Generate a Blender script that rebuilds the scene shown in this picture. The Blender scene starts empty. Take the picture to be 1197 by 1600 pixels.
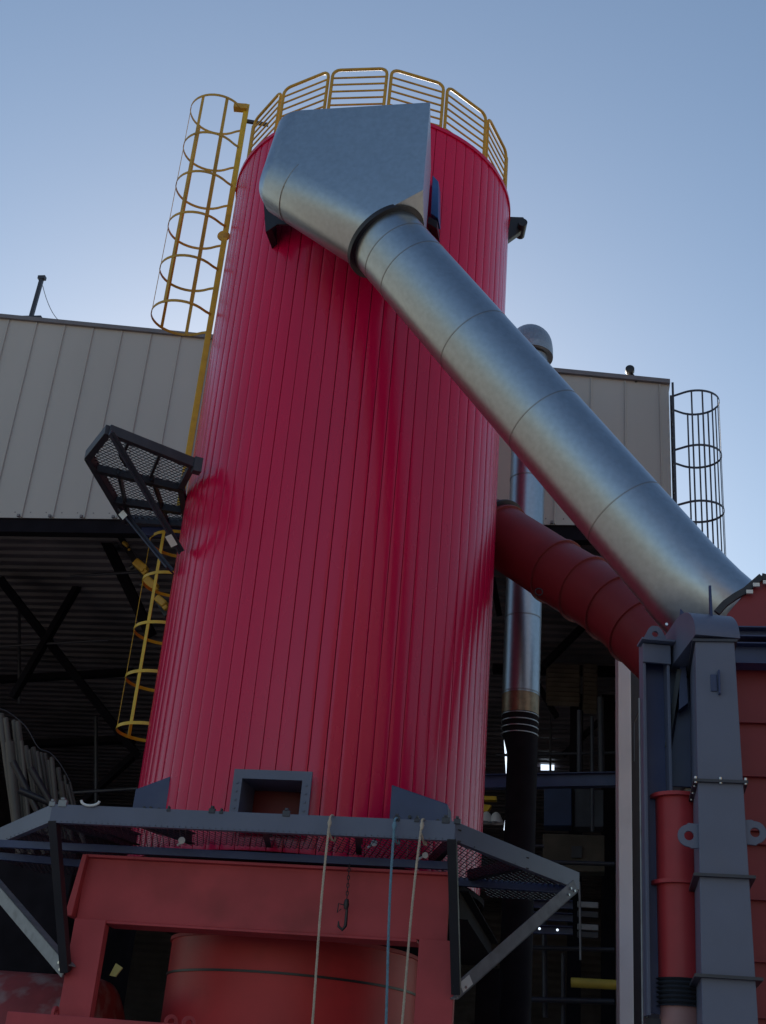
import bpy, bmesh, math, random
from mathutils import Vector, Matrix, noise
R_ = math.radians
random.seed(7)
scene = bpy.context.scene
COL = scene.collection

# ------------------------------------------------------------ camera
F_PX, PITCH, ROLL = 1950.0, R_(26), R_(5)
CAM = Vector((0, 0, 1.6))
fw = Vector((0, math.cos(PITCH), math.sin(PITCH)))
u0 = Vector((0, -math.sin(PITCH), math.cos(PITCH)))
r0 = Vector((1, 0, 0))
UP = u0*math.cos(ROLL) - r0*math.sin(ROLL)
RT = r0*math.cos(ROLL) + u0*math.sin(ROLL)
cd = bpy.data.cameras.new('camera')
cd.sensor_fit = 'VERTICAL'; cd.sensor_height = 24; cd.lens = 24*F_PX/1600
cd.clip_start = 0.1; cd.clip_end = 5000
co = bpy.data.objects.new('camera', cd); COL.objects.link(co)
M = Matrix((RT, UP, -fw)).transposed().to_4x4(); M.translation = CAM
co.matrix_world = M
scene.camera = co

# ------------------------------------------------------------ sky and sun
SUN_EL, SUN_AZ = R_(21), R_(-5)         # azimuth measured from +Y towards +X
SKY = 0.10; SUN = 3.4
w = bpy.data.worlds.new('World'); scene.world = w; w.use_nodes = True
nt = w.node_tree
sky = nt.nodes.new('ShaderNodeTexSky'); sky.sky_type = 'NISHITA'; sky.sun_disc = False
sky.sun_elevation = SUN_EL; sky.sun_rotation = SUN_AZ
sky.air_density = 1.25; sky.dust_density = 0.5; sky.ozone_density = 2.0; sky.altitude = 200
bg = nt.nodes['Background']; bg.inputs['Strength'].default_value = SKY
nt.links.new(sky.outputs[0], bg.inputs[0])
sl = bpy.data.lights.new('sun', 'SUN'); sl.energy = SUN; sl.angle = R_(0.5); sl.color = (1, .9, .76)
so = bpy.data.objects.new('sun', sl); COL.objects.link(so)
sd = Vector((math.sin(SUN_AZ)*math.cos(SUN_EL), math.cos(SUN_AZ)*math.cos(SUN_EL), math.sin(SUN_EL)))
so.rotation_euler = (-sd).to_track_quat('-Z', 'Y').to_euler()
so.location = (-20, 40, 40)
vs = scene.view_settings
vs.view_transform = 'Standard'; vs.look = 'None'; vs.exposure = 0.4; vs.gamma = 1; vs.use_curve_mapping = False

# ------------------------------------------------------------ materials
MATS = {}
def mat(name, col, rough=.5, metal=0, bump=0, bscale=20, var=0, vscale=3, dirt=0, dcol=(.05, .04, .04), dscale=2,
        coat=0, coatr=.1, stretch=None, spec=.5, rvar=0):
    m = bpy.data.materials.new(name); m.use_nodes = True
    n = m.node_tree.nodes; l = m.node_tree.links; b = n['Principled BSDF']
    b.inputs['Base Color'].default_value = (*col, 1)
    b.inputs['Roughness'].default_value = rough
    b.inputs['Metallic'].default_value = metal
    b.inputs['Specular IOR Level'].default_value = spec
    b.inputs['Coat Weight'].default_value = coat
    b.inputs['Coat Roughness'].default_value = coatr
    tc = n.new('ShaderNodeTexCoord'); mp = n.new('ShaderNodeMapping')
    l.new(tc.outputs['Object'], mp.inputs[0])
    if stretch: mp.inputs['Scale'].default_value = stretch
    def nz(s, d=4):
        t = n.new('ShaderNodeTexNoise'); t.inputs['Scale'].default_value = s; t.inputs['Detail'].default_value = d
        l.new(mp.outputs[0], t.inputs['Vector']); return t
    cur = None
    if var:
        t = nz(vscale); r = n.new('ShaderNodeMapRange')
        r.inputs[3].default_value = 1-var; r.inputs[4].default_value = 1+var
        r.inputs[1].default_value = .3; r.inputs[2].default_value = .7
        l.new(t.outputs[0], r.inputs[0])
        mx = n.new('ShaderNodeVectorMath'); mx.operation = 'SCALE'
        mx.inputs[0].default_value = col; l.new(r.outputs[0], mx.inputs['Scale']); cur = mx.outputs[0]
    if dirt:
        t = nz(dscale, 8); r = n.new('ShaderNodeMapRange'); r.inputs[1].default_value = .52; r.inputs[2].default_value = .72
        r.inputs[4].default_value = dirt; l.new(t.outputs[0], r.inputs[0])
        mx = n.new('ShaderNodeMix'); mx.data_type = 'RGBA'
        l.new(r.outputs[0], mx.inputs[0])
        if cur: l.new(cur, mx.inputs[6])
        else: mx.inputs[6].default_value = (*col, 1)
        mx.inputs[7].default_value = (*dcol, 1); cur = mx.outputs[2]
    if cur: l.new(cur, b.inputs['Base Color'])
    if bump:
        t = nz(bscale, 6); bp = n.new('ShaderNodeBump'); bp.inputs['Strength'].default_value = bump; bp.inputs['Distance'].default_value = .02
        l.new(t.outputs[0], bp.inputs['Height']); l.new(bp.outputs[0], b.inputs['Normal'])
        l.new(bp.outputs[0], b.inputs['Coat Normal'])
    if rvar:
        t = nz(vscale*2); r = n.new('ShaderNodeMapRange'); r.inputs[3].default_value = rough-rvar; r.inputs[4].default_value = rough+rvar
        l.new(t.outputs[0], r.inputs[0]); l.new(r.outputs[0], b.inputs['Roughness'])
    MATS[name] = m; return m
def emis(name, col, s):
    m = bpy.data.materials.new(name); m.use_nodes = True; b = m.node_tree.nodes['Principled BSDF']
    b.inputs['Base Color'].default_value = (0.1, .1, .1, 1)
    b.inputs['Emission Color'].default_value = (*col, 1); b.inputs['Emission Strength'].default_value = s
    MATS[name] = m
mat('clad_red', (.64, .0015, .062), .27, 0, bump=.05, bscale=1.6, var=.06, vscale=1.2, coat=.15, coatr=.10, spec=.42, stretch=(1, 1, .35), rvar=.05)
mat('drum_paint', (.54, .038, .045), .45, bump=.06, bscale=8, var=.12, vscale=1.5, dirt=.3, dcol=(.2, .03, .03), dscale=2, spec=.35)
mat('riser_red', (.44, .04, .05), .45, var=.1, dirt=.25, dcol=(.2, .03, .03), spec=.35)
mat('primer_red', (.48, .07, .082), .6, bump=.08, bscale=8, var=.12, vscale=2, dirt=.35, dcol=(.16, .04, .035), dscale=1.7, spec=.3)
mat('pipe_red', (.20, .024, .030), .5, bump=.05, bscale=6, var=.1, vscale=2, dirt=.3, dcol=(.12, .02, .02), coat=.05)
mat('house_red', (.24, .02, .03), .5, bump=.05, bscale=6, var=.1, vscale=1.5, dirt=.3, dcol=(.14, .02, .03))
mat('drum_red', (.25, .035, .035), .6, var=.2, dirt=.95, dcol=(.34, .28, .27), dscale=2.6, bump=.2, bscale=12)
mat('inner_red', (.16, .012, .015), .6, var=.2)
mat('galv', (.39, .43, .48), .35, 1, bump=.025, bscale=45, var=.07, vscale=16, rvar=.04, dirt=.12, dcol=(.32, .33, .35), dscale=3)
mat('galv_seam', (.30, .30, .31), .45, 1)
mat('galv_dull', (.42, .43, .45), .5, 1, var=.15, vscale=30, bump=.1, bscale=60)
mat('tan_metal', (.30, .22, .14), .4, .8, var=.3, vscale=8)
mat('yellow', (.62, .40, .02), .42, var=.12, vscale=6, dirt=.25, dcol=(.25, .13, .02), dscale=9)
mat('ochre', (.52, .30, .035), .5, var=.15, dirt=.3, dcol=(.12, .06, .02), dscale=7)
mat('black_steel', (.018, .017, .024), .42, var=.2, bump=.06, bscale=12)
mat('dark_steel', (.035, .036, .052), .45, var=.2, bump=.06, bscale=12, dirt=.2, dcol=(.09, .09, .1), dscale=5)
mat('navy_steel', (.03, .045, .13), .4, var=.15, bump=.04, bscale=8, dirt=.25, dcol=(.08, .09, .12), dscale=3)
mat('grey_paint', (.115, .13, .20), .45, var=.07, vscale=2, bump=.03, bscale=6, dirt=.15, dcol=(.12, .12, .14), dscale=3)
mat('light_steel', (.26, .27, .29), .5, .3, var=.15, vscale=7, dirt=.4, dcol=(.12, .11, .11), dscale=9)
mat('cabinet_blue', (.012, .03, .10), .5, var=.2)
mat('blue_plate', (.03, .11, .33), .4, var=.1)
mat('white_col', (.80, .78, .80), .5, var=.05, vscale=.8, dirt=.2, dcol=(.3, .29, .3), dscale=1.5)
mat('sticker', (.75, .75, .73), .5)
mat('white_bit', (.7, .7, .7), .4)
mat('bolt', (.6, .6, .6), .3, 1)
mat('clad_beige', (.43, .405, .395), .42, var=.05, vscale=.5, bump=.04, bscale=1.3, dirt=.2, dcol=(.30, .28, .26), dscale=.8, stretch=(1, 1, .3))
mat('eave_trim', (.16, .15, .17), .5, var=.1)
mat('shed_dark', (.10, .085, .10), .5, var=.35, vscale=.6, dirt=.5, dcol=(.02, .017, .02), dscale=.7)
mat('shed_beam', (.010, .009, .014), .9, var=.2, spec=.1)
mat('pale_yellow', (.6, .55, .2), .6, var=.2)
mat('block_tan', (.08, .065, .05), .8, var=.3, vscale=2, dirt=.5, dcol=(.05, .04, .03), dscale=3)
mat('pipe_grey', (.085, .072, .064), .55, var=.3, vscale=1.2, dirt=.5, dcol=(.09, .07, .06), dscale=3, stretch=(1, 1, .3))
mat('rope_beige', (.55, .46, .37), .85, var=.15, vscale=20)
mat('rope_blue', (.16, .30, .40), .7, var=.2, vscale=30)
mat('bellows', (.04, .045, .06), .6, var=.2)
mat('pink_pipe', (.38, .2, .2), .6, var=.15, dirt=.4, dcol=(.3, .1, .1))
mat('beige_duct', (.36, .33, .28), .55, var=.1)
mat('ground', (.52, .40, .28), .9, var=.15, vscale=.05, bump=.5, bscale=4, dirt=.4, dcol=(.2, .17, .13), dscale=.08)
mat('conc', (.52, .44, .37), .85, var=.12, vscale=.3, bump=.3, bscale=6)
mat('shade_black', (.012, .010, .014), .85, spec=.15, var=.3)  # near-black colour carries the shade on parts under and behind the silo
mat('plant_tan', (.22, .17, .125), .8, var=.2, vscale=.15, dirt=.4, dcol=(.3, .22, .15), dscale=.1)
mat('ochre_dull', (.40, .30, .04), .6, var=.2)
mat('tan_dull', (.10, .08, .065), .7, var=.3)
emis('daylight', (.72, .84, 1.0), 1.3)

# ------------------------------------------------------------ mesh collecting
class MB:
    def __init__(s): s.v = []; s.f = []
    def add(s, vs, fs):
        o = len(s.v); s.v += [Vector(v) for v in vs]; s.f += [[i+o for i in f] for f in fs]; return s
    def box(s, c, size, ax=None):
        c = Vector(c); X, Y, Z = ax or (Vector((1, 0, 0)), Vector((0, 1, 0)), Vector((0, 0, 1)))
        a, b, d = [q/2 for q in size]
        vs = [c+X*i*a+Y*j*b+Z*k*d for k in (-1, 1) for i, j in ((-1, -1), (1, -1), (1, 1), (-1, 1))]
        return s.add(vs, [(3, 2, 1, 0), (4, 5, 6, 7), (0, 1, 5, 4), (1, 2, 6, 5), (2, 3, 7, 6), (3, 0, 4, 7)])
    def prism(s, poly, ext):                     # poly: 3D points, ext: vector
        n = len(poly); ext = Vector(ext); poly = [Vector(p) for p in poly]
        vs = poly+[p+ext for p in poly]
        fs = [list(range(n))[::-1], list(range(n, 2*n))]+[(i, (i+1) % n, n+(i+1) % n, n+i) for i in range(n)]
        return s.add(vs, fs)
    def beam(s, p0, p1, w, h, up=(0, 0, 1)):
        p0, p1 = Vector(p0), Vector(p1); t = (p1-p0).normalized(); up = Vector(up)
        if abs(t.dot(up)) > .98: up = Vector((0, -1, 0))
        side = t.cross(up).normalized(); u = side.cross(t).normalized()
        return s.prism([p0+side*a*w/2+u*b*h/2 for a, b in ((-1, -1), (1, -1), (1, 1), (-1, 1))], p1-p0)
    def prof(s, p0, p1, pts, up=(0, 0, 1)):      # pts: 2D outline (side, up)
        p0, p1 = Vector(p0), Vector(p1); t = (p1-p0).normalized(); up = Vector(up)
        side = t.cross(up).normalized(); u = side.cross(t).normalized()
        return s.prism([p0+side*a+u*b for a, b in pts], p1-p0)
    def ibeam(s, p0, p1, w, h, t=.012, up=(0, 0, 1)):
        a, b = w/2, h/2
        return s.prof(p0, p1, [(-a, -b), (a, -b), (a, -b+t), (t/2, -b+t), (t/2, b-t), (a, b-t), (a, b), (-a, b), (-a, b-t), (-t/2, b-t), (-t/2, -b+t), (-a, -b+t)], up)
    def chan(s, p0, p1, w, h, t=.01, up=(0, 0, 1), flip=1):
        b = h/2; q = [(0, -b), (w, -b), (w, -b+t), (t, -b+t), (t, b-t), (w, b-t), (w, b), (0, b)]
        return s.prof(p0, p1, [(x*flip, y) for x, y in (q if flip > 0 else q[::-1])], up)
    def tube(s, pts, r, n=8, closed=False, cap=True):
        pts = [Vector(p) for p in pts]; m = len(pts); rr = r if isinstance(r, (list, tuple)) else [r]*m
        u = None; rings = []
        for i, p in enumerate(pts):
            if closed: t = pts[(i+1) % m]-pts[i-1]
            else: t = pts[min(i+1, m-1)]-pts[max(i-1, 0)]
            t.normalize()
            if u is None: u = t.orthogonal().normalized() if abs(t.z) > .9 else t.cross(Vector((0, 0, 1))).normalized()
            u = (u-t*u.dot(t)).normalized(); v = t.cross(u)
            rings.append([p+(u*math.cos(a)+v*math.sin(a))*rr[i] for a in [2*math.pi*k/n for k in range(n)]])
        vs = [q for g in rings for q in g]; fs = []
        for i in range(m if closed else m-1):
            j = (i+1) % m
            for k in range(n): fs.append((i*n+k, i*n+(k+1) % n, j*n+(k+1) % n, j*n+k))
        if cap and not closed: fs += [list(range(n))[::-1], [(m-1)*n+k for k in range(n)]]
        return s.add(vs, fs)
    def cyl(s, p0, p1, r, n=32, cap=True): return s.tube([p0, p1], r, n, cap=cap)
    def ring(s, c, axis, r, w, t, n=48, a0=0, a1=None): # band round an axis: radius r..r+t, width w
        c = Vector(c); ax = Vector(axis).normalized()
        u = ax.orthogonal().normalized() if abs(ax.z) < .99 else Vector((1, 0, 0)); v = ax.cross(u)
        full = a1 is None
        if full: a1 = 2*math.pi
        m = n if full else n+1; vs = []
        for i in range(m):
            a = a0+(a1-a0)*i/n; d = u*math.cos(a)+v*math.sin(a)
            vs += [c+d*r-ax*w/2, c+d*(r+t)-ax*w/2, c+d*(r+t)+ax*w/2, c+d*r+ax*w/2]
        fs = []
        for i in range(n):
            j = (i+1) % m
            for k in range(4): fs.append((i*4+k, j*4+k, j*4+(k+1) % 4, i*4+(k+1) % 4))
        if not full: fs += [(0, 1, 2, 3), tuple(n*4+k for k in (3, 2, 1, 0))]
        return s.add(vs, fs)
    def build(s, name, m, parent=None, smooth=None, bevel=0, base=None):
        if base is None:
            if parent is not None: base = ORG[parent.name]
            else:
                xs = [v.x for v in s.v]; ys = [v.y for v in s.v]; zs = [v.z for v in s.v]
                base = Vector(((min(xs)+max(xs))/2, (min(ys)+max(ys))/2, min(zs)))
        XV = s.v if XF[0] is None else [XF[0] @ v for v in s.v]
        me = bpy.data.meshes.new(name); me.from_pydata([v-base for v in XV], [], s.f)
        bm = bmesh.new(); bm.from_mesh(me); bmesh.ops.recalc_face_normals(bm, faces=bm.faces); bm.to_mesh(me); bm.free()
        me.materials.append(MATS[m])
        if smooth is not None:
            me.shade_smooth(); me.set_sharp_from_angle(angle=R_(smooth))
        o = bpy.data.objects.new(name, me); COL.objects.link(o)
        if parent is not None: o.parent = parent
        else: o.location = base
        ORG[o.name] = base.copy()
        if bevel:
            md = o.modifiers.new('bevel', 'BEVEL'); md.width = bevel; md.segments = 2; md.limit_method = 'ANGLE'; md.angle_limit = R_(50)
        return o
    def each(s, name, m, parent=None, **kw):   # every loose piece becomes a part of its own
        par = list(range(len(s.v)))
        def find(i):
            while par[i] != i: par[i] = par[par[i]]; i = par[i]
            return i
        for f in s.f:
            for i in f[1:]: par[find(i)] = find(f[0])
        grp = {}
        for f in s.f: grp.setdefault(find(f[0]), []).append(f)
        out = []
        for fs in grp.values():
            ids = sorted({i for f in fs for i in f}); mp = {a: k for k, a in enumerate(ids)}
            q = MB(); q.add([s.v[i] for i in ids], [[mp[i] for i in f] for f in fs]); out.append(q.build(name, m, parent, **kw))
        return out
ORG = {}
XF = [None]
def tag(o, label=None, cat=None, group=None, kind=None):
    if label: o['label'] = label
    if cat: o['category'] = cat
    if group: o['group'] = group
    if kind: o['kind'] = kind
    return o
def thing(name, loc, label, cat, group=None):
    o = bpy.data.objects.new(name, None); COL.objects.link(o); o.location = loc; o.empty_display_size = .2
    ORG[o.name] = Vector(loc); return tag(o, label, cat, group)

# ------------------------------------------------------------ survey helpers (pixels of the 1197x1600 photo -> points)
def ray(px, py): return (fw*F_PX + RT*(px-598.5) - UP*(py-800)).normalized()
def at(px, py, Y): d = ray(px, py); return CAM + d*(Y/d.y)
def atz(px, py, Z): d = ray(px, py); return CAM + d*((Z-CAM.z)/d.z)
def onp(px, py, P, N):
    d = ray(px, py); N = Vector(N); return CAM + d*((Vector(P)-CAM).dot(N)/d.dot(N))

# tower frame: u to the right, v towards the camera
TC = Vector((-.577, 15.715, 0)); TH = R_(11.5)
DU = Vector((math.cos(TH), -math.sin(TH), 0)); DV = Vector((-math.sin(TH), -math.cos(TH), 0))
def T(u, v, z): return TC + DU*u + DV*v + Vector((0, 0, z))
def Tp(px, py, v): return onp(px, py, T(0, v, 0), DV)
def cylp(a, r, z): # angle from camera-facing direction, to the right
    return Vector((TC.x+r*math.sin(a), TC.y-r*math.cos(a), z))
TR, TZ0, TZ1 = 2.15, 4.10, 14.5
# building frame
BT = R_(9.8); BE = Vector((math.cos(BT), -math.sin(BT), 0)); BW = Vector((math.sin(BT), math.cos(BT), 0))
BO = Vector((0, 20.95, 0))
def B(u, w_, z): return BO + BE*u + BW*w_ + Vector((0, 0, z))
def Bp(px, py, w_=0): return onp(px, py, B(0, w_, 0), BW)
def Buv(p, w_=0): d = p-BO; return d.dot(BE), p.z

# ------------------------------------------------------------ ground
g = MB(); g.add([(-900, -900, 0), (900, -900, 0), (900, 1500, 0), (-900, 1500, 0)], [(0, 1, 2, 3)])
tag(g.build('ground', 'ground', base=Vector((0, 0, 0))), kind='structure')
g = MB(); g.add([(-25, -12, .02), (25, -12, .02), (25, 60, .02), (-25, 60, .02)], [(0, 1, 2, 3)])
tag(g.build('yard_pavement', 'conc', base=Vector((0, 0, 0))), kind='structure')

# ------------------------------------------------------------ building
bz = 11.6
uR, zR = Buv(Bp(1045, 600)); uL0, zL0 = Buv(Bp(0, 497)); um, zm = Buv(Bp(330, 525)); 
def eave(u): return zR + (zL0-zR)*(uR-u)/(uR-uL0)
uL = -16.0
bld = thing('industrial_shed', B(0, 0, 0), 'large shed with pale beige cladding high above a dark open front, behind the red silo', 'building')
SEAM = []
p1, _ = Buv(Bp(86, 650)); p2, _ = Buv(Bp(36+46, 803)); 
su0 = Buv(Bp(102, 511))[0]; sp = (Buv(Bp(330-0, 525))[0]-su0)/5.0
c = MB(); k0 = int((uL-su0)/sp)-1; u = su0+k0*sp
edges = []
while u < uR:
    a, b_ = max(u, uL), min(u+sp, uR)
    if b_-a > .02: edges.append((a, b_))
    u += sp
for a, b_ in edges:
    o1, o2 = random.uniform(-.004, .004), random.uniform(-.004, .004)
    q = [(a, .022), (a+.012, 0), (a+.03, 0), (a+.042, o1), ((a+b_)/2, (o1+o2)/2), (b_-.012, o2), (b_, .022)]
    q = [(min(x, b_), y) for x, y in q]
    vs = [B(x, y, bz) for x, y in q]+[B(x, y, eave(x)) for x, y in q]; n = len(q)
    c.add(vs, [(i, i+1, n+i+1, n+i) for i in range(n-1)])
c.build('wall_cladding', 'clad_beige', bld, smooth=15)
c = MB()
for a, b_ in edges:           # standing seams
    c.prism([B(a-.02, .01, bz+.01), B(a+.02, .01, bz+.01), B(a+.008, -.035, bz+.01), B(a-.008, -.035, bz+.01)], (0, 0, eave(a)-bz-.05))
c.build('standing_seam', 'clad_beige', bld)
c = MB(); c.prism([B(uL, -.07, eave(uL)-.02), B(uL, -.07, eave(uL)+.07), B(uR+.02, -.07, zR+.07), B(uR+.02, -.07, zR-.02)], BW*.35)
c.build('eave_flashing', 'eave_trim', bld)
c = MB()
c.prism([B(uL, .04, bz), B(uL, .04, bz-.28), B(uR, .04, bz-.28), B(uR, .04, bz)], BW*.22)
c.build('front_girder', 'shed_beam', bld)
c = MB()
DEP = 34
for i, (a, b_) in enumerate(edges):
    c.box(B(a-.05, -.05, bz+.025), (.05, .05, .05), (BE, BW, Vector((0, 0, 1))))
c.each('drip_clip', 'eave_trim', bld)
c = MB()
for i, (a, b_) in enumerate(edges):
    if b_-a < .3 or a < -10.5: continue
    for t in (.25, .75): p = B(a+(b_-a)*t, -.006, bz+.12); c.cyl(p, p+BW*.02, .014, 6)
c.each('wall_screw', 'eave_trim', bld)
# roof: corrugated sheet seen from below
rz0, rz1 = zR-.6, 13.3
c = MB(); vs = []; pit = .34; n = int((DEP-.4)/pit)
for i in range(n):
    for dw, dz in ((0, 0), (.04, .07), (.20, .07), (.24, 0)):
        ww = .28+i*pit+dw; z = 13.3-ww*.10-dz+random.uniform(-.006, .006)
        vs += [B(uL, ww, z), B(uR, ww, z+random.uniform(-.02, .02))]
c.add(vs, [(2*i, 2*i+1, 2*i+3, 2*i+2) for i in range(4*n-1)])
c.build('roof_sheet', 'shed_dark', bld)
c = MB(); c.prism([B(uL, .3, zR-.05), B(uR, .3, zR-.05), B(uR, DEP, zR-2.5), B(uL, DEP, zR-2.5)], (0, 0, .12))
c.build('roof', 'eave_trim', bld)
c = MB()
c.prism([B(uR, .3, 0), B(uR, DEP, 0), B(uR, DEP, 12.0), B(uR, .3, zR-.1)], -BE*.12)
c.build('side_wall', 'clad_beige', bld)
c = MB(); c.prism([B(uL, .3, 0), B(uL, DEP, 0), B(uL, DEP, 12.0), B(uL, .3, zR-.1)], BE*.12)
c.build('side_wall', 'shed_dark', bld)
c = MB(); n = 40; vs = []
for i in range(n*2+1):
    z = i*12/(n*2); vs += [B(uL, DEP-.1-(.04 if i % 2 else 0), z), B(uR, DEP-.1-(.04 if i % 2 else 0), z)]
c.add(vs, [(2*i, 2*i+1, 2*i+3, 2*i+2) for i in range(n*2)])
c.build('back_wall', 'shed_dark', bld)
def Bh(px, py, w_): return onp(px, py, B(0, w_, 0), BW)
for (x0, y0, x1, y1, w0, w1, s_) in [(0, 905, 215, 1180, 5, 9, .3), (160, 850, 20, 1090, 6, 6, .22), (215, 1175, 90, 1290, 10, 10, .25), (0, 1062, 210, 1050, 9, 9, .25),
                          (0, 1165, 210, 1155, 12, 12, .3), (150, 812, 235, 990, 4, 4, .35), (770, 905, 780, 960, 5, 5, .2), (780, 970, 870, 1120, 8, 8, .2),
                          (960, 930, 850, 1040, 6, 6, .22), (770, 1045, 985, 1050, 8, 8, .3), (965, 1100, 880, 1180, 8, 8, .18)]:
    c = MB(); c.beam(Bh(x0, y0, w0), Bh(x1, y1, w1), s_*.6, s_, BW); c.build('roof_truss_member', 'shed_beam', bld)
for px in (902, 950):
    a = Bh(px, 1030, 8); c = MB(); c.ibeam((a.x, a.y, 0), (a.x, a.y, 11), .3, .3, up=BW); c.build('column', 'shed_beam', bld)
a = Bh(1040, 900, .4); c = MB(); c.ibeam(B(uR-.35, .35, 0), B(uR-.35, .35, 11.3), .35, .35, up=BW); c.build('column', 'dark_steel', bld)
# inner cross beam with blue face
c = MB(); c.ibeam(Bh(755, 1222, 3), Bh(972, 1218, 3), .2, .26, .015); c.build('cross_beam', 'navy_steel', bld)
# glowing pane hung inside the shed, standing in for daylight through a gap
for (x0, y0, x1, y1) in [(845, 1190, 866, 1203), (755, 1262, 800, 1292), (838, 1410, 842, 1413)][:1]:
    w_ = 16.5; c = MB(); c.prism([Bh(x0, y0, w_), Bh(x1, y0, w_), Bh(x1, y1, w_), Bh(x0, y1, w_)], BW*.05); c.build('daylight_pane', 'daylight', bld)
w_ = 9
c = MB(); c.prism([Bh(787, 1150, w_), Bh(790, 1150, w_), Bh(799, 1298, w_), Bh(796, 1298, w_)], BW*.02); c.build('daylight_strip', 'daylight', bld)  # glowing strips stand in for a slit of daylight between the sheets
c = MB(); c.prism([Bh(789, 1278, w_), Bh(796, 1280, w_), Bh(796, 1298, w_), Bh(787, 1297, w_)], BW*.02); c.build('daylight_strip', 'daylight', bld)

ob = thing('reflected_building', (32, -34, 0), 'tall tan plant building added out of view behind the viewer for a warm reflection in the ducts', 'building')  # unseen block, added so the ducts pick up a warm reflection
c = MB(); c.box((32, -40, 15), (54, 12, 30)); c.build('facade_block', 'plant_tan', ob)
c = MB()
for i in range(8): c.box((9+i*6.5, -33.9, 15), (.5, .4, 30))
c.each('facade_pilaster', 'plant_tan', ob)
c = MB()
for i in range(7):
    for j in range(5): c.box((12.2+i*6.5, -33.97, 4+j*5.4), (3, .1, 2))
c.each('window', 'dark_steel', ob)
for (x0, y0, x1, y1, w0, r_) in [(905, 1110, 905, 1215, 4, .05), (925, 1120, 926, 1300, 5, .04), (938, 1090, 940, 1215, 5, .07), (860, 1215, 860, 1110, 9, .03), (775, 1180, 965, 1176, 6, .03),
      (0, 1010, 170, 1000, 6, .03), (30, 830, 30, 1100, 7, .04), (110, 900, 225, 893, 3, .03), (90, 1240, 215, 1232, 8, .04), (150, 1120, 150, 1270, 9, .05), (770, 1320, 850, 1322, 3, .03), (780, 1345, 960, 1350, 3, .04), (770, 1390, 900, 1392, 3, .05), (800, 1480, 960, 1484, 3, .04), (850, 1380, 852, 1590, 3.2, .05), (760, 1560, 960, 1565, 3, .05), (880, 1490, 880, 1600, 3.1, .04)]:
    c = MB(); c.cyl(Bh(x0, y0, w0), Bh(x1, y1, w0), r_, 10); c.build('service_pipe', 'dark_steel', bld, smooth=50)
for (x0, x1, y0, y1, w0, nn) in [(855, 905, 1040, 1098, 7.5, 9), (912, 932, 1040, 1110, 7.5, 11)]:
    c = MB()
    for i in range(nn):
        y = y0+(y1-y0)*i/(nn-1); c.beam(Bh(x0, y, w0), Bh(x1, y+2, w0), .12, .03, BW+Vector((0, 0, 1)))
    c.beam(Bh(x0, y0, w0+.1), Bh(x0, y1, w0+.1), .05, .05); c.beam(Bh(x1, y0, w0+.1), Bh(x1, y1, w0+.1), .05, .05)
    c.build('louvre', 'tan_dull', bld)
# roof antenna post with stay wire
a = thing('roof_post', Bp(45, 494), 'slanted dark post with a thin stay wire on the shed roof edge', 'post')
c = MB(); p0, p1 = Bp(45, 494)+BW*.1, Bp(63, 430)+BW*.1; c.beam(p0, p1, .08, .08, BW); c.build('post', 'dark_steel', a, bevel=.006)
c = MB(); c.box(p0+Vector((0, 0, .02)), (.5, .12, .05), (BE, BW, Vector((0, 0, 1)))); c.build('base_plate', 'dark_steel', a)
c = MB(); c.box(p1, (.16, .1, .08), (BE, BW, Vector((0, 0, 1)))); c.build('post_cap', 'dark_steel', a)
c = MB(); q0 = Bp(64, 442)+BW*.1; q1 = Bp(92, 499)+BW*.1
c.tube([q0.lerp(q1, t)-Vector((0, 0, .25*t*(1-t)*2)) for t in [i/8 for i in range(9)]], .008, 5); c.build('stay_wire', 'light_steel', a)
# roof lamp at the right
a = thing('roof_floodlight', Bp(994, 596), 'small dark round lamp on a bent stem above the shed roof near its right corner', 'lamp')
c = MB(); c.tube([Bp(995, 597), Bp(991, 590), Bp(986, 583)], .03, 8); c.build('stem', 'black_steel', a, smooth=40)
c = MB(); q = Bp(984, 580); c.tube([q+BW*x for x in (-.1, -.09, 0, .07, .1)], [.05, .085, .09, .06, .02], 14); c.build('lamp_head', 'black_steel', a, smooth=40)

# ------------------------------------------------------------ red silo
silo = thing('red_silo', (TC.x, TC.y, TZ0), 'tall glossy crimson silo clad in vertical ribbed sheets', 'silo')
NP = 76; HZ0, HZ1 = None, None
hc = [Tp(365, 1200, 2.3), Tp(487, 1202, 2.3), Tp(487, 1290, 2.3), Tp(365, 1290, 2.3)]
def ang(p): return math.atan2(p.x-TC.x, -(p.y-TC.y))
ha0, ha1 = ang(hc[0]), ang(hc[1]); hz1 = (hc[0].z+hc[1].z)/2-.05; hz0 = 4.3
c = MB()
for k in range(NP):
    a0 = 2*math.pi*k/NP; a1 = 2*math.pi*(k+1)/NP
    o1, o2 = random.uniform(-.003, .003), random.uniform(-.003, .003); wv = random.uniform(0, 6)
    q = [(0, -.034), (.03, 0+o1), (.065, .002+o1), (.3, .003+.7*o1+.3*o2), (.5, .0035+(o1+o2)/2), (.7, .003+.3*o1+.7*o2), (.935, .002+o2), (.97, 0+o2), (1, -.034)]
    am = (a0+a1)/2; am = am-2*math.pi if am > math.pi else am
    segs = [(TZ0, TZ1)]
    if ha0+.05 < am < ha1-.03: segs = [(hz1, TZ1), (TZ0, hz0)]
    for z0, z1 in segs:
        nz = max(1, int((z1-z0)/.45)); n = len(q); vs = []
        for j in range(nz+1):
            z = z0+(z1-z0)*j/nz
            for f_, dr in q:
                dd = .0016*math.sin(z*1.7+wv)*math.sin(math.pi*f_)
                vs.append(cylp(a0+(a1-a0)*f_, TR+dr+dd, z))
        c.add(vs, [(j*n+i, j*n+i+1, (j+1)*n+i+1, (j+1)*n+i) for j in range(nz) for i in range(n-1)])
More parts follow.
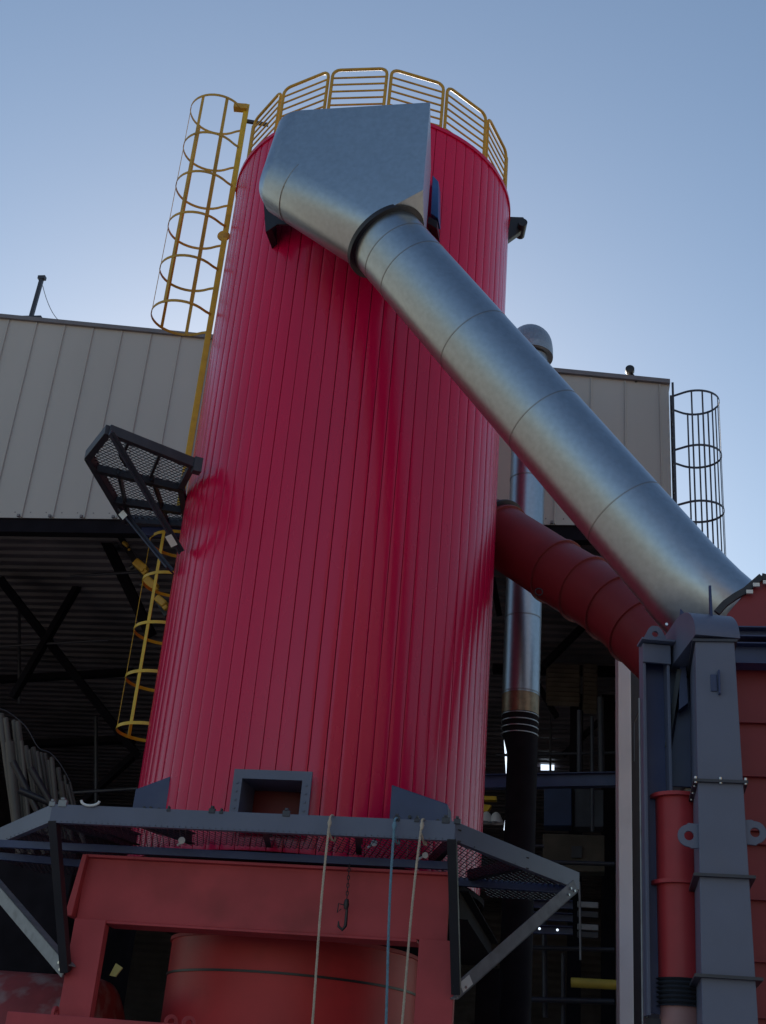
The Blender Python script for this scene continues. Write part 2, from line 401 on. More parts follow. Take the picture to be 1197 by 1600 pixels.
c.build('shell_cladding', 'clad_red', silo, smooth=22)
c = MB(); c.ring((TC.x, TC.y, TZ1+.02), (0, 0, 1), TR-.06, .06, .085, 96); c.build('rim_flashing', 'clad_red', silo, smooth=40)
c = MB(); c.cyl((TC.x, TC.y, TZ1-.2), (TC.x, TC.y, TZ1-.05), TR-.05, 64); c.build('roof_plate', 'dark_steel', silo)
c = MB(); c.ring((TC.x, TC.y, TZ0-.03), (0, 0, 1), TR-.1, .04, .1, 96); c.build('base_ring', 'shade_black', silo, smooth=40)
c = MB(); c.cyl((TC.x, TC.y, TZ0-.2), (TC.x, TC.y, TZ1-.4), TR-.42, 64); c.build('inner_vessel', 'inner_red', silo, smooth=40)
# hatch opening
h = [Tp(x, y, 2.34) for x, y in ((365, 1201), (487, 1203), (487, 1285), (361, 1283))]
hin = [Tp(x, y, 2.34) for x, y in ((377, 1209), (477, 1211), (474, 1285), (372, 1283))]
for i in (0, 1): h[i].z = (h[0].z+h[1].z)/2
zb = 4.27
hl, hr = h[0].copy(), h[1].copy(); fwid = .1
def hp(u, z, v=2.30): return T(u, v, z)
ul, ur = (hl-TC).dot(DU), (hr-TC).dot(DU); zt = hl.z
c = MB()
for (a_, b_, z0, z1) in ((ul, ur, zt-fwid, zt), (ul, ul+fwid, zb+fwid, zt-fwid), (ur-fwid, ur, zb+fwid, zt-fwid), (ul, ur, zb, zb+fwid)):
    c.prism([hp(a_, z0), hp(b_, z0), hp(b_, z1), hp(a_, z1)], -DV*.035)
for (a_, b_, z0, z1) in ((ul+fwid-.012, ur-fwid+.012, zt-fwid, zt-fwid+.012), (ul+fwid-.012, ul+fwid, zb+fwid, zt-fwid), (ur-fwid, ur-fwid+.012, zb+fwid, zt-fwid), (ul+fwid-.012, ur-fwid+.012, zb+fwid-.012, zb+fwid)):
    c.prism([hp(a_, z0, 2.262), hp(b_, z0, 2.262), hp(b_, z1, 2.262), hp(a_, z1, 2.262)], -DV*.5)
for i in range(5):
    for uu in (ul+.05, ur-.05):
        pp = hp(uu, zb+.15+i*(zt-zb-.3)/4, 2.31); c.cyl(pp, pp-DV*.015, .012, 8)
tag(c.build('hatch_frame', 'grey_paint', silo), 'grey steel frame round the square hatch opening')
# lower lifting boxes (gusset cheeks)
def cheek(pts, v, th, name, m='navy_steel'):
    c = MB(); c.prism([Tp(x, y, v) for x, y in pts], -DV*th); return c
c = cheek([(212, 1233), (266, 1213), (262, 1272), (205, 1272)], 1.75, .45, 'x'); c.build('support_bracket', 'navy_steel', silo, bevel=.008)
c = cheek([(612, 1226), (699, 1256), (702, 1300), (607, 1300)], 2.45, .35, 'x'); c.build('support_bracket', 'navy_steel', silo, bevel=.008)
c = MB()
for (x, y) in ((235, 1262), (225, 1262), (248, 1264)):
    p = Tp(x, y, 1.77); c.cyl(p, p-DV*.03, .018, 8)
for (x, y) in ((640, 1276), (684, 1282)):
    p = Tp(x, y, 2.47); c.cyl(p, p-DV*.03, .018, 8)
c.each('bolt', 'black_steel', silo)
# lifting trunnion on the right at the top
p = at(800, 352, 15.9); c = MB()
a_, b_, d_, e_ = at(790, 338, 15.9), at(818, 339, 15.9), at(824, 350, 15.9), at(790, 378, 15.9)
c.prism([a_, b_, d_, at(818, 358, 15.9), e_], (0, .12, 0))
c.build('lifting_lug', 'black_steel', silo, bevel=.01)
c = MB(); q = at(817, 347, 15.78); c.tube([q, q+Vector((0, .34, 0))], .075, 16); c.build('lug_boss', 'black_steel', silo, smooth=40)
# dark brackets under the hood
for pts, vv, th_ in (((( 411, 300), (500, 330), (500, 352), (434, 350), (416, 362)), 2.35, .03), (((411, 300), (420, 300), (424, 357), (415, 362)), 2.33, .5)):
    c = MB(); c.prism([Tp(x, y, vv) for x, y in pts], -DV*th_); c.build('hood_bracket', 'black_steel', silo)
c = MB(); c.prism([Tp(x, y, 1.95) for x, y in ((676, 273), (685, 283), (685, 342), (673, 333))], -DV*.25); c.build('junction_box', 'blue_plate', silo, bevel=.01)
c = MB(); c.prism([Tp(x, y, 1.94) for x, y in ((670, 338), (683, 345), (683, 357), (668, 348))], -DV*.3); c.build('box_bracket', 'black_steel', silo)

# guard rail on top
rail = thing('roof_guardrail', (TC.x, TC.y, TZ1), 'ring of rounded yellow pipe railing panels round the top of the red silo', 'railing')
for k in range(15):
    a0, a1 = R_(3+24*k+.9), R_(27+24*k-.9)
    P0, P1 = cylp(a0, 2.1, TZ1+.03), cylp(a1, 2.1, TZ1+.03)
    e = (P1-P0); L = e.length; e.normalize(); H = .93; rr = .11; pts = [P0]
    pts.append(P0+Vector((0, 0, H-rr)))
    for t in (.25, .5, .75): a = t*math.pi/2; pts.append(P0+e*rr*(1-math.cos(a))+Vector((0, 0, H-rr+rr*math.sin(a))))
    pts.append(P0+e*rr+Vector((0, 0, H))); pts.append(P1-e*rr+Vector((0, 0, H)))
    for t in (.75, .5, .25): a = t*math.pi/2; pts.append(P1-e*rr*(1-math.cos(a))+Vector((0, 0, H-rr+rr*math.sin(a))))
    pts.append(P1+Vector((0, 0, H-rr))); pts.append(P1)
    c = MB(); c.tube(pts, .024, 8); pf = c.build('rail_panel', 'ochre', rail, smooth=50)
    c = MB()
    for j in range(6):
        z = H*(.12+.142*j); c.tube([P0+Vector((0, 0, z)), P1+Vector((0, 0, z))], .015, 6)
    c.each('rail_bar', 'ochre', pf, smooth=50)
    c = MB()
    for P in (P0, P1): c.box(P+Vector((0, 0, .02)), (.09, .09, .05))
    c.each('post_foot', 'dark_steel', pf)

# ------------------------------------------------------------ hood and big galvanised duct
duct = thing('exhaust_duct', at(1080, 960, 11.6), 'large shiny galvanised duct sloping down from a boxy hood at the silo top', 'duct')
PA, PB = at(602, 376, 12.55), at(1092, 935, 11.65)
ax = (PB-PA).normalized(); r1 = .475
# extend upward-left to the elbow end
PE = onp(442, 274, PA, DV); hx = (PA-PE).normalized(); hs = hx.cross(Vector((0, 0, 1))).normalized(); hu_ = hs.cross(hx).normalized()
c = MB(); vs = []
side = ax.cross(Vector((0, 0, 1))).normalized(); upv = side.cross(ax).normalized()
N = 40
for ctr, r, s1_, s2_ in ((PA, r1+.02, side, upv), (PE+hx*.15, r1+.02, hs, hu_), (PE-hx*.0, r1-.05, hs, hu_), (PE-hx*.08, r1-.17, hs, hu_)):
    for k in range(N):
        a = 2*math.pi*k/N; vs.append(ctr+(s1_*math.cos(a)+s2_*math.sin(a))*r)
HF = PA+DV*(r1+.02)
TRc = onp(672, 163, HF, DV); TLc = onp(424, 172, HF, DV); BRc = onp(656, 297, HF, DV)
ztop = (TRc.z+TLc.z)/2; print('hood z', TRc.z, TLc.z)
uw = (TRc-TLc).dot(DU); TL0 = TRc-DU*uw
def zz(p, z): return Vector((p.x, p.y, z))
for t in range(9):
    a = R_(90*t/8); rd = .4
    vs.append(zz(TL0+DU*rd*(1-math.cos(a))-DV*rd*(1-math.sin(a)), ztop))
BK = Vector((.10, 1.22, 0))
vs += [zz(TRc, ztop), zz(TRc+BK, ztop), zz(TL0-DV*1.4, ztop), zz(TRc, BRc.z), zz(TRc+BK, BRc.z)]
bm = bmesh.new()
for v in vs: bm.verts.new(v)
bmesh.ops.convex_hull(bm, input=bm.verts[:])
bmesh.ops.delete(bm, geom=[v for v in bm.verts if not v.link_faces], context='VERTS')
bmesh.ops.dissolve_limit(bm, angle_limit=R_(1), verts=bm.verts[:], edges=bm.edges[:])
bm.verts.index_update(); hm = MB(); hm.add([v.co.copy() for v in bm.verts], [[v.index for v in f.verts] for f in bm.faces]); bm.free()
hood = hm.build('hood', 'galv', duct, smooth=28)
c = MB()
c.ring(PE+hx*.45, hx, r1+.017, .012, .004, 48)
c.build('hood_seam', 'galv_seam', hood)
c = MB(); c.ring(PA+ax*.02, ax, r1-.02, .06, .09, 64); c.build('collar', 'black_steel', duct, smooth=40)
Lp = (PB-PA).length
c = MB(); c.tube([PA+ax*.03+ax*(Lp-.03)*i/12 for i in range(13)], r1, 64, cap=False); pipe = c.build('round_pipe', 'galv', duct, smooth=40)
c = MB()
for t in (.05, .11, .33, .56, .80):
    c.ring(PA+ax*Lp*t, ax, r1-.004, .014, .007, 64)
c.each('pipe_seam', 'galv_seam', pipe, smooth=40)
# lengthwise lock seam
c = MB(); a = R_(200)
c.tube([PA+ax*(.1+(Lp-.2)*i/6)+(side*math.cos(a)+upv*math.sin(a))*(r1+.002) for i in range(7)], .006, 6); c.build('lock_seam', 'galv_seam', pipe)
# lower elbow turning down into the filter house
d2 = (at(1230, 1000, 11.95)-PB).normalized()
c = MB(); m_ = [PB-ax*.25, PB-ax*.1]
for i in range(1, 7):
    t = i/6; m_.append(m_[-1]+ax.lerp(d2, t).normalized()*.2)
c.tube(m_, r1+.012, 64, cap=False); c.build('pipe_elbow', 'galv', duct, smooth=12)

# ------------------------------------------------------------ caged ladders
def cage_ladder(name, label, x, y, ztop, zbot, hoops, out, rad, m, nsl=5, hoop_r=None, slat=.05, zl=None, sw=.23, flare=True):
    t = thing(name, (x, y, zbot), label, 'ladder', 'caged ladders')
    out = Vector(out).normalized(); lat = Vector((-out.y, out.x, 0)); o = Vector((x, y, 0))
    for s_ in (-1, 1):
        c = MB(); c.beam(o+lat*s_*sw+Vector((0, 0, zbot)), o+lat*s_*sw+Vector((0, 0, ztop)), .03, .085 if flare else .04, out); c.build('stile', 'yellow' if m == 'ochre' else m, t, bevel=.004)
    c = MB(); z = zbot+.2
    while z < ztop-.1: c.tube([o-lat*sw+Vector((0, 0, z)), o+lat*sw+Vector((0, 0, z))], .013, 6); z += .29
    c.each('rung', m, t, smooth=50)
    ctr = o+out*(rad*1.0)
    def hp_(a): # a=0 outward
        return out*math.cos(a)+lat*math.sin(a)
    for hz in hoops:
        pts = [o+lat*sw*1.0]
        if flare: pts.append(o+lat*(sw+.06)+out*.1)
        A = R_(125)
        arc = [ctr+hp_(A*(1-2*i/26))*rad for i in range(27)]
        pts += arc
        if flare: pts.append(o-lat*(sw+.06)+out*.1)
        pts.append(o-lat*sw)
        c = MB(); hh = .022
        outer = []; n = len(pts)
        for i, p in enumerate(pts):
            q = p+Vector((0, 0, hz)); d = (q-(ctr+Vector((0, 0, hz)))); d.z = 0; d.normalize()
            outer += [q-Vector((0, 0, hh)), q+Vector((0, 0, hh)), q+d*.008+Vector((0, 0, hh)), q+d*.008-Vector((0, 0, hh))]
        fs = [(i*4+k, (i+1)*4+k, (i+1)*4+(k+1) % 4, i*4+(k+1) % 4) for i in range(n-1) for k in range(4)]
        c.add(outer, fs+[(0, 1, 2, 3), tuple((n-1)*4+k for k in (3, 2, 1, 0))]); c.build('cage_hoop', m, t, smooth=40)
    for i in range(nsl):
        a = R_(-105+210*i/(nsl-1)) if nsl > 1 else 0
        p = ctr+hp_(a)*(rad-.004); tg = Vector((-hp_(a).y, hp_(a).x, 0))
        c = MB(); c.beam(p+Vector((0, 0, min(hoops)-.02)), p+Vector((0, 0, max(hoops)+.02)), slat, .008, hp_(a)); c.build('cage_slat', m, t)
    return t
lx, ly = -2.83, 15.7
hz = [16.16, 15.37, 14.58, 13.78, 12.96, 12.14]
l1 = cage_ladder('caged_ladder', 'yellow caged ladder beside the silo top, rising above its rim against the sky', lx, ly, 16.3, 9.1, hz, (-.983, -.185, 0), .44, 'ochre')
c = MB(); 
for z in (16.02, 14.6): c.beam((lx, ly-.15, z), (lx+.42, ly-.1, z), .05, .05)
c.each('standoff', 'dark_steel', l1)
c = MB(); q = Vector((lx+.02, ly-.25, 13.62)); c.tube([q+Vector((0, .02*i, 0)) for i in range(5)], [.03, .09, .1, .09, .03], 16); c.build('pulley', 'ochre', l1, smooth=40)
c = MB(); q = Vector((lx-.05, ly-.24, 16.2)); c.box(q, (.22, .12, .1)); c.build('top_bracket', 'ochre', l1, bevel=.01)
l2 = cage_ladder('caged_ladder', 'yellow caged ladder below the dark mesh platform, half hidden behind the silo', -2.42, 16.6, 9.0, 4.3, [8.85, 8.22, 7.48, 6.78, 6.06], (-.983, -.185, 0), .45, 'yellow')
# right-hand ladder on the shed corner
uc = uR+.05; q = B(uc, -.02, 0)
hz = [Buv(Bp(1083, y))[1] for y in (630, 714, 800, 884)]
l3 = cage_ladder('caged_ladder', 'dark grey caged ladder up the right corner of the beige shed', q.x, q.y, hz[0]+.3, 2.0, hz+[hz[-1]-1.3, hz[-1]-2.6], BE, .43, 'dark_steel', nsl=9, slat=.03, flare=False)

# ------------------------------------------------------------ expanded metal
def mesh_deck(poly, z, hu, hv, sw, sh, X, Y, O, holes=None):
    """diamond mesh of slanted strands, clipped to a polygon given in (u,v)"""
    def inside(x, y):
        r = False; n = len(poly)
        for i in range(n):
            x1, y1 = poly[i]; x2, y2 = poly[(i+1) % n]
            if (y1 > y) != (y2 > y) and x < (x2-x1)*(y-y1)/(y2-y1)+x1: r = not r
        return r
    L_ = math.hypot(hu, hv); px_, py_ = hv/L_, -hu/L_
    c = MB(); us = [p[0] for p in poly]; vs_ = [p[1] for p in poly]
    i0, i1 = int(min(us)/hu)-1, int(max(us)/hu)+1; j0, j1 = int(min(vs_)/hv)-1, int(max(vs_)/hv)+1
    V = []; Fc = []
    for i in range(i0, i1+1):
        for j in range(j0, j1+1):
            if (i+j) % 2: continue
            for dj in (1, -1):
                ax_, ay = i*hu, j*hv; bx, by = (i+1)*hu, (j+dj)*hv; mx, my = (ax_+bx)/2, (ay+by)/2
                if not inside(mx, my) or (holes and holes(mx, my)): continue
                o = len(V)
                zz = z+random.uniform(-.001, .001)
                for (x, y) in ((ax_, ay), (bx, by)):
                    for dy, dz in ((-sw, -sh), (sw, -sh), (sw, sh), (-sw, sh)):
                        V.append(O+X*(x+dy*px_)+Y*(y+dy*dj*py_)+Vector((0, 0, zz+dz)))
                for k in range(4): Fc.append((o+k, o+4+k, o+4+(k+1) % 4, o+(k+1) % 4))
    c.add(V, Fc); return c

# ------------------------------------------------------------ upper side platform
ZP = 9.0
up_ = thing('side_platform', atz(230, 760, ZP), 'dark steel mesh platform jutting from the left side of the silo, seen from below', 'platform')
A_ = atz(170, 672, ZP); B_ = atz(302, 724, ZP); C_ = atz(138, 712, ZP); D_ = atz(197, 812, ZP); E_ = atz(292, 818, ZP)
zv = Vector((0, 0, 1))
F_ = atz(283, 760, ZP)
poly = [A_, B_, F_, E_, D_, C_]
o0 = ORG[up_.name]; pxy = [(p.x-o0.x, p.y-o0.y) for p in poly]
c = mesh_deck(pxy, ZP+.02, .042, .042, .004, .003, Vector((1, 0, 0)), Vector((0, 1, 0)), Vector((o0.x, o0.y, 0)))
c.build('mesh_deck', 'black_steel', up_)
c = MB()
for p, q in ((A_, B_), (D_, E_), (C_, D_), (A_, C_)):
    c.beam(p, q, .09, .13)
c.each('edge_beam', 'dark_steel', up_, bevel=.005)
c = MB(); c.beam(B_, F_, .08, .1); c.beam(F_, E_, .08, .1); c.beam(B_-Vector((0, 0, .02)), B_+Vector((.10, .04, -.02)), .12, .2); c.each('inner_beam', 'dark_steel', up_)
def lp(p, q, t): return p.lerp(q, t)
c = MB()
for p, q, w_ in ((atz(150, 730, ZP), atz(288, 762, ZP), .09), (atz(178, 780, ZP), atz(284, 796, ZP), .09), (atz(200, 722, ZP), atz(190, 705, ZP), .06)):
    c.beam(p-zv*.02, q-zv*.02, w_, .1)
for p, q in ((atz(185, 735, ZP), atz(203, 812, ZP)), (atz(203, 685, ZP), atz(196, 700, ZP)), (atz(250, 708, ZP), atz(236, 742, ZP)), (atz(238, 745, ZP), atz(262, 815, ZP))):
    c.beam(p-zv*.01, q-zv*.01, .035, .08)
c.each('cross_member', 'black_steel', up_)
for (x0, y0, x1, y1, r_, s0) in ((172, 676, 282, 862, 1.1, .88), (190, 800, 266, 892, 1.0, .12)):
    p = atz(x0, y0, ZP-.1)
    d = ray(x1, y1)
    # foot on the silo surface
    aa = d.x**2+d.y**2; bb = -2*(d.x*TC.x+d.y*TC.y); cc = TC.x**2+TC.y**2-(TR+.1)**2; disc = bb*bb-4*aa*cc
    tt = (-bb-math.sqrt(disc))/2/aa if disc > 0 else -bb/2/aa
    q = CAM+d*tt
    c = MB(); c.beam(p, q, .02, .17, Vector((-.4, -1, 0))); c.beam(p+Vector((.03, -.02, 0)), q+Vector((.03, -.02, 0)), .05, .012, Vector((-.4, -1, 0)))
    br = c.build('knee_brace', 'dark_steel', up_)
    t = (q-p).normalized(); sd_ = t.cross(Vector((-.4, -1, 0))).normalized(); nn = sd_.cross(t).normalized()
    m_ = p.lerp(q, s0)
    st = MB(); n2 = Vector((-.4, -1, 0)).normalized()
    n2 = (n2-t*n2.dot(t)).normalized(); s2 = t.cross(n2).normalized()
    st.prism([m_-t*.08-s2*.045+n2*.09, m_+t*.08-s2*.045+n2*.09, m_+t*.08+s2*.045+n2*.09, m_-t*.08+s2*.045+n2*.09], n2*.003)
    st.build('sticker', 'sticker', br)
c = MB(); c.beam(atz(222, 832, ZP-.1), atz(290, 832, ZP-.1), .08, .12); c.each('rear_beam', 'navy_steel', up_)

# ------------------------------------------------------------ vertical silver stack behind
sx, sy = 2.33, 18.2
st = thing('vent_stack', (sx, sy, 0), 'slim shiny vertical vent pipe behind the silo, dark below and domed at the top', 'pipe')
q = lambda px, py: at(px, py, sy).z
z1, z2, z3 = q(818, 1088), q(818, 1118), q(818, 1160)
r2 = .285; zt = q(833, 560)
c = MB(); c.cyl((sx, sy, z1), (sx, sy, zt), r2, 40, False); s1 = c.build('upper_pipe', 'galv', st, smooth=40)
c = MB()
for z in [z1+.03, z1+1.25, z1+2.5, z1+3.7, zt-.3]: c.ring((sx, sy, z), (0, 0, 1), r2-.002, .02, .008, 40)
c.each('pipe_seam', 'galv_seam', s1, smooth=40)
c = MB(); c.cyl((sx, sy, z2), (sx, sy, z1), r2-.004, 40, False); c.build('pipe_band', 'tan_metal', st, smooth=40)
c = MB(); c.tube([(sx+.05, sy, 0), (sx+.05, sy, z2-.6), (sx+.02, sy, z2-.35), (sx, sy, z2)], [.225, .225, r2-.03, r2-.01], 40, cap=False); s2 = c.build('lower_pipe', 'shade_black', st, smooth=40)
c = MB()
for i in range(4): c.ring((sx, sy, z2-.02-.1*i), (0, 0, 1), r2-.015, .014, .014, 40)
c.each('clamp_ring', 'galv_dull', s2, smooth=40)
c = MB(); pts = [Vector((sx, sy, zt))]; Re = .5
for i in range(1, 9):
    a = R_(90*i/8); pts.append(Vector((sx, sy+Re*(1-math.cos(a)), zt+Re*math.sin(a))))
pts.append(pts[-1]+Vector((0, 1.6, 0)))
c.tube(pts, r2+.09, 32); el = c.build('elbow', 'galv_dull', st, smooth=8)

# ------------------------------------------------------------ red duct behind
rd = thing('red_duct', at(900, 900, 15.3), 'dark red round duct with raised bands running down from behind the silo', 'duct')
Q0, Q1 = at(775, 832, 16.6), at(1040, 1022, 14.6)
Q = [at(740, 815, 17.2), Q0, at(870, 893, 15.9), at(960, 950, 15.2), Q1, at(1120, 1090, 14.0)]
rw = [.42, .43, .455, .465, .46, .455]
c = MB()
def catmull(P, k=8):
    out = []
    for i in range(len(P)-1):
        a, b_, c_, d_ = P[max(i-1, 0)], P[i], P[i+1], P[min(i+2, len(P)-1)]
        for j in range(k):
            t = j/k; out.append(.5*((2*b_)+(c_-a)*t+(2*a-5*b_+4*c_-d_)*t*t+(3*b_-a-3*c_+d_)*t**3))
    out.append(P[-1]); return out
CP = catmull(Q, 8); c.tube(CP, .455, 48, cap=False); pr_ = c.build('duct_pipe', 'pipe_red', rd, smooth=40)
for i in (9, 16, 20, 24, 28):
    d = (CP[i+1]-CP[i-1]).normalized(); c = MB(); c.ring(CP[i], d, .45, .04, .035, 56); c.build('band', 'pipe_red', rd, smooth=40)
c = MB(); d = (CP[11]-CP[9]).normalized(); c.ring(CP[9]-d*.12, d, .45, .03, .075, 56); c.build('flange', 'dark_steel', rd, smooth=40)
c = MB(); q_ = at(842, 925, 15.4); c.tube([q_+Vector((math.sin(a)*.05, 0, math.cos(a)*.05)) for a in [i*math.pi/6 for i in range(12)]], .01, 6, closed=True); c.build('drain_hook', 'black_steel', rd)

# ------------------------------------------------------------ red support frame and tank
fr = thing('support_frame', T(0, 2.0, 0), 'pink red primer portal frame of broad posts and a deep beam beneath the silo', 'frame')
VF = 2.3
def uz(px, py, v): p = Tp(px, py, v); return (p-TC).dot(DU), p.z
bu0, bzt = uz(135, 1347, VF-.06); bu1, bzt2 = uz(704, 1362, VF-.06); _, bzb = uz(165, 1441, VF-.06); _, bzb2 = uz(655, 1466, VF-.06)
bt = (bzt+bzt2)/2; bb = (bzb+bzb2)/2
print('frame', bu0, bu1, bzt, bzt2, bzb, bzb2)
c = MB(); c.prism([T(bu0, VF-.06, bb), T(bu1, VF-.06, bb), T(bu1, VF-.06, bt), T(bu0, VF-.06, bt)], -DV*.03)
c.prism([T(bu0, VF+.0, bt), T(bu1, VF+.0, bt), T(bu1, VF+.0, bt+.03), T(bu0, VF+.0, bt+.03)], -DV*.4)
c.prism([T(bu0+.3, VF-.02, bb-.03), T(bu1-.3, VF-.02, bb-.03), T(bu1-.3, VF-.02, bb-.003), T(bu0+.3, VF-.02, bb-.003)], -DV*.4)
c.build('top_beam', 'primer_red', fr, bevel=.006)
l0, _ = uz(117, 1435, VF); l1_, _ = uz(165, 1441, VF); r0_, _ = uz(655, 1466, VF); r1_, _ = uz(713, 1468, VF)
for a_, b_ in ((l0, l1_), (r0_, r1_)):
    c = MB()
    c.prism([T(a_, VF, 0), T(b_, VF, 0), T(b_, VF, bb), T(a_, VF, bb)], -DV*.04)
    c.prism([T(b_-.03, VF-.041, 0), T(b_, VF-.041, 0), T(b_, VF-.041, bb-.04), T(b_-.03, VF-.041, bb-.04)], -DV*.08)
    c.prism([T(a_, VF-.041, 0), T(a_+.03, VF-.041, 0), T(a_+.03, VF-.041, bb-.04), T(a_, VF-.041, bb-.04)], -DV*.15)
    c.build('post', 'primer_red', fr, bevel=.005)
for s_, uu in ((1, bu0),):
    c = MB(); c.prism([T(uu-.02*s_, VF+.03, bt+.02), T(uu-.10*s_, VF+.03, bb+.02), T(uu-.02*s_, VF+.03, bb+.02), T(uu+.03*s_, VF+.03, bt+.02)][::1], -DV*.4); c.build('end_stiffener', 'primer_red', fr, bevel=.005)
# top slab under silo and side frames
c = MB(); c.prism([T(bu0, VF-.45, bt-.35), T(bu1, VF-.45, bt-.35), T(bu1, -2.2, bt-.35), T(bu0, -2.2, bt-.35)], (0, 0, .3)); c.build('deck_plate', 'shade_black', fr)
c = MB()
for u_ in (l0+.06, r1_-.06):
    c.ibeam(T(u_, VF-.6, bt-.2), T(u_, -2.2, bt-.2), .2, .3)
    c.ibeam(T(u_, -2.1, 0), T(u_, -2.1, bt-.4), .3, .3, up=DV)
c.each('rear_beam', 'shade_black', fr)
# low crossbar with lugs at picture bottom
lowz = Tp(200, 1592, VF+.25).z
c = MB(); c.beam(T(l0-.4, VF+.25, lowz-.1), T(r1_-.2, VF+.25, lowz-.1+.0), .14, .17); lb = c.build('low_crossbar', 'primer_red', fr, bevel=.008)
for px in (85, 268, 296):
    u_, z_ = uz(px, 1590, VF+.25); c = MB()
    c.ring(T(u_, VF+.25, lowz+.0), DU if px < 100 else DU*.6+DV*.8, .035, .03, .035, 20)
    c.build('lug', 'primer_red', lb, smooth=40)
c = MB(); tp = [Tp(x, y, VF-.35) for x, y in ((181, 1505), (191, 1512), (180, 1526), (171, 1524))]; c.prism(tp, -DV*.03)
tag(c.build('yellow_tag', 'pale_yellow', base=None), 'small yellow flag-shaped tag hanging in the dark opening of the pink frame', 'tag')
tk = thing('base_tank', (TC.x, TC.y, 0), 'red primed round tank with a dark band, inside the frame under the silo', 'tank')
c = MB(); zt_ = at(455, 1462, TC.y-1.47).z
c.cyl((TC.x, TC.y, .1), (TC.x, TC.y, zt_), 1.47, 96); tb = c.build('tank_body', 'drum_paint', tk, smooth=40)
zb_ = at(455, 1522, TC.y-1.47).z
c = MB(); c.ring((TC.x, TC.y, zb_), (0, 0, 1), 1.465, .025, .02, 96); c.build('band', 'black_steel', tk, smooth=40)
c = MB(); c.ring((TC.x, TC.y, zt_), (0, 0, 1), 1.43, .04, .06, 96)
c.ring((TC.x, TC.y, zb_-.9), (0, 0, 1), 1.465, .03, .02, 96); c.build('top_ring', 'primer_red', tk, smooth=40)
c = MB()
for px in (405, 428):
    p = at(px, 1459, TC.y-1.5); c.box(p, (.1, .05, .03))
c.build('clip', 'light_steel', tk)
# dusty drum at lower left
q = at(38, 1522, 14.6)
dr = thing('dusty_tank', (q.x, 13.6, 0), 'dusty dark red rounded tank left of the pink frame in the bottom corner', 'tank')
c = MB(); zc = q.z-.93
c.tube([(-7.0, 16.0, zc), (-6.6, 15.9, zc), (-2.75, 15.07, zc), (-2.62, 15.04, zc), (-2.55, 15.03, zc), (-2.52, 15.025, zc)], [.7, 1.0, 1.0, .96, .85, .6], 96); c.build('tank_shell', 'drum_red', dr, smooth=50)
c = MB(); c.ring((-4.2, 15.38, zc), (1, -.22, 0), .99, .06, .03, 64); c.build('band', 'drum_red', dr, smooth=40)
for x in (-6, -3.8):
    c = MB(); c.box((x, 15.5, (zc-.5)/2), (.3, .9, zc-.5)); c.build('saddle', 'dark_steel', dr)

# ------------------------------------------------------------ front platform round the silo foot
ZD = 4.2
pf = thing('front_platform', T(0, 2.9, ZD), 'grey steel walkway with diamond mesh round the foot of the red silo', 'platform')
UL, UR_ = -2.02, 2.2
PL = [(UL, 3.04), (UR_, 3.04), (3.35, .71), (3.2, -.3)]
K0 = atz(0, 1306, ZD); k = ((K0-TC).dot(DU), (K0-TC).dot(DV))
dx, dy = k[0]-UL, k[1]-3.04; PLl = (UL+dx*1.55, 3.04+dy*1.55)
rim = [PLl, (UL, 3.04), (UR_, 3.04), (3.35, .71)]
c = MB()
for i in range(3):
    a_, b_ = rim[i], rim[i+1]
    c.chan(T(*a_, ZD+.01), T(*b_, ZD+.01), .07, .19, .012, flip=-1)
rb = c.build('rim_beam', 'grey_paint', pf, bevel=.003)
# inner beam line
c = MB()
i0_ = atz(0, 1340, 4.12); 
vi = 1.75
c.beam(T(-3.25, 2.25, 4.02), T(2.12, 2.25, 4.02), .06, .08)
c.each('inner_beam', 'navy_steel', pf, bevel=.003)
c = MB(); c.beam(T(-2.3, 1.2, 4.03), T(-3.6, 1.5, 4.03), .06, .08); c.beam(T(2.0, .9, ZD-.1), T(3.28, .76, ZD-.1), .07, .09); c.each('side_beam', 'navy_steel', pf)
c = MB(); c.ring((TC.x, TC.y, 4.03), (0, 0, 1), TR+.03, .06, .03, 96); c.build('curb_ring', 'shade_black', pf, smooth=40)
for (u1, v1, u2, v2) in ((-1.1, 3.0, -.75, 2.2), (.25, 3.0, .1, 2.25), (1.2, 3.0, 1.05, 2.1), (UL, 3.0, -1.6, 1.7), (UR_, 3.0, 1.75, 1.6), (2.8, 1.8, 2.1, .9), (-2.9, 2.0, -2.2, 1.1), (-1.7, 3.0, -1.45, 2.0)):
    c = MB(); c.chan(T(u1, v1, ZD-.02), T(u2, v2, ZD-.02), .06, .12, .01); c.build('joist', 'black_steel', pf)
poly = [PLl, (UL, 3.0), (UR_, 3.0), (3.3, .71), (3.1, -.2), (2.2, -.2), (-2.2, -.2), (PLl[0]+.3, -.2)]
c = mesh_deck(poly, ZD-.07, .032, .105, .0035, .0025, DU, DV, TC, holes=lambda x, y: x*x+y*y < (TR+.1)**2)
c.build('mesh_deck', 'dark_steel', pf)
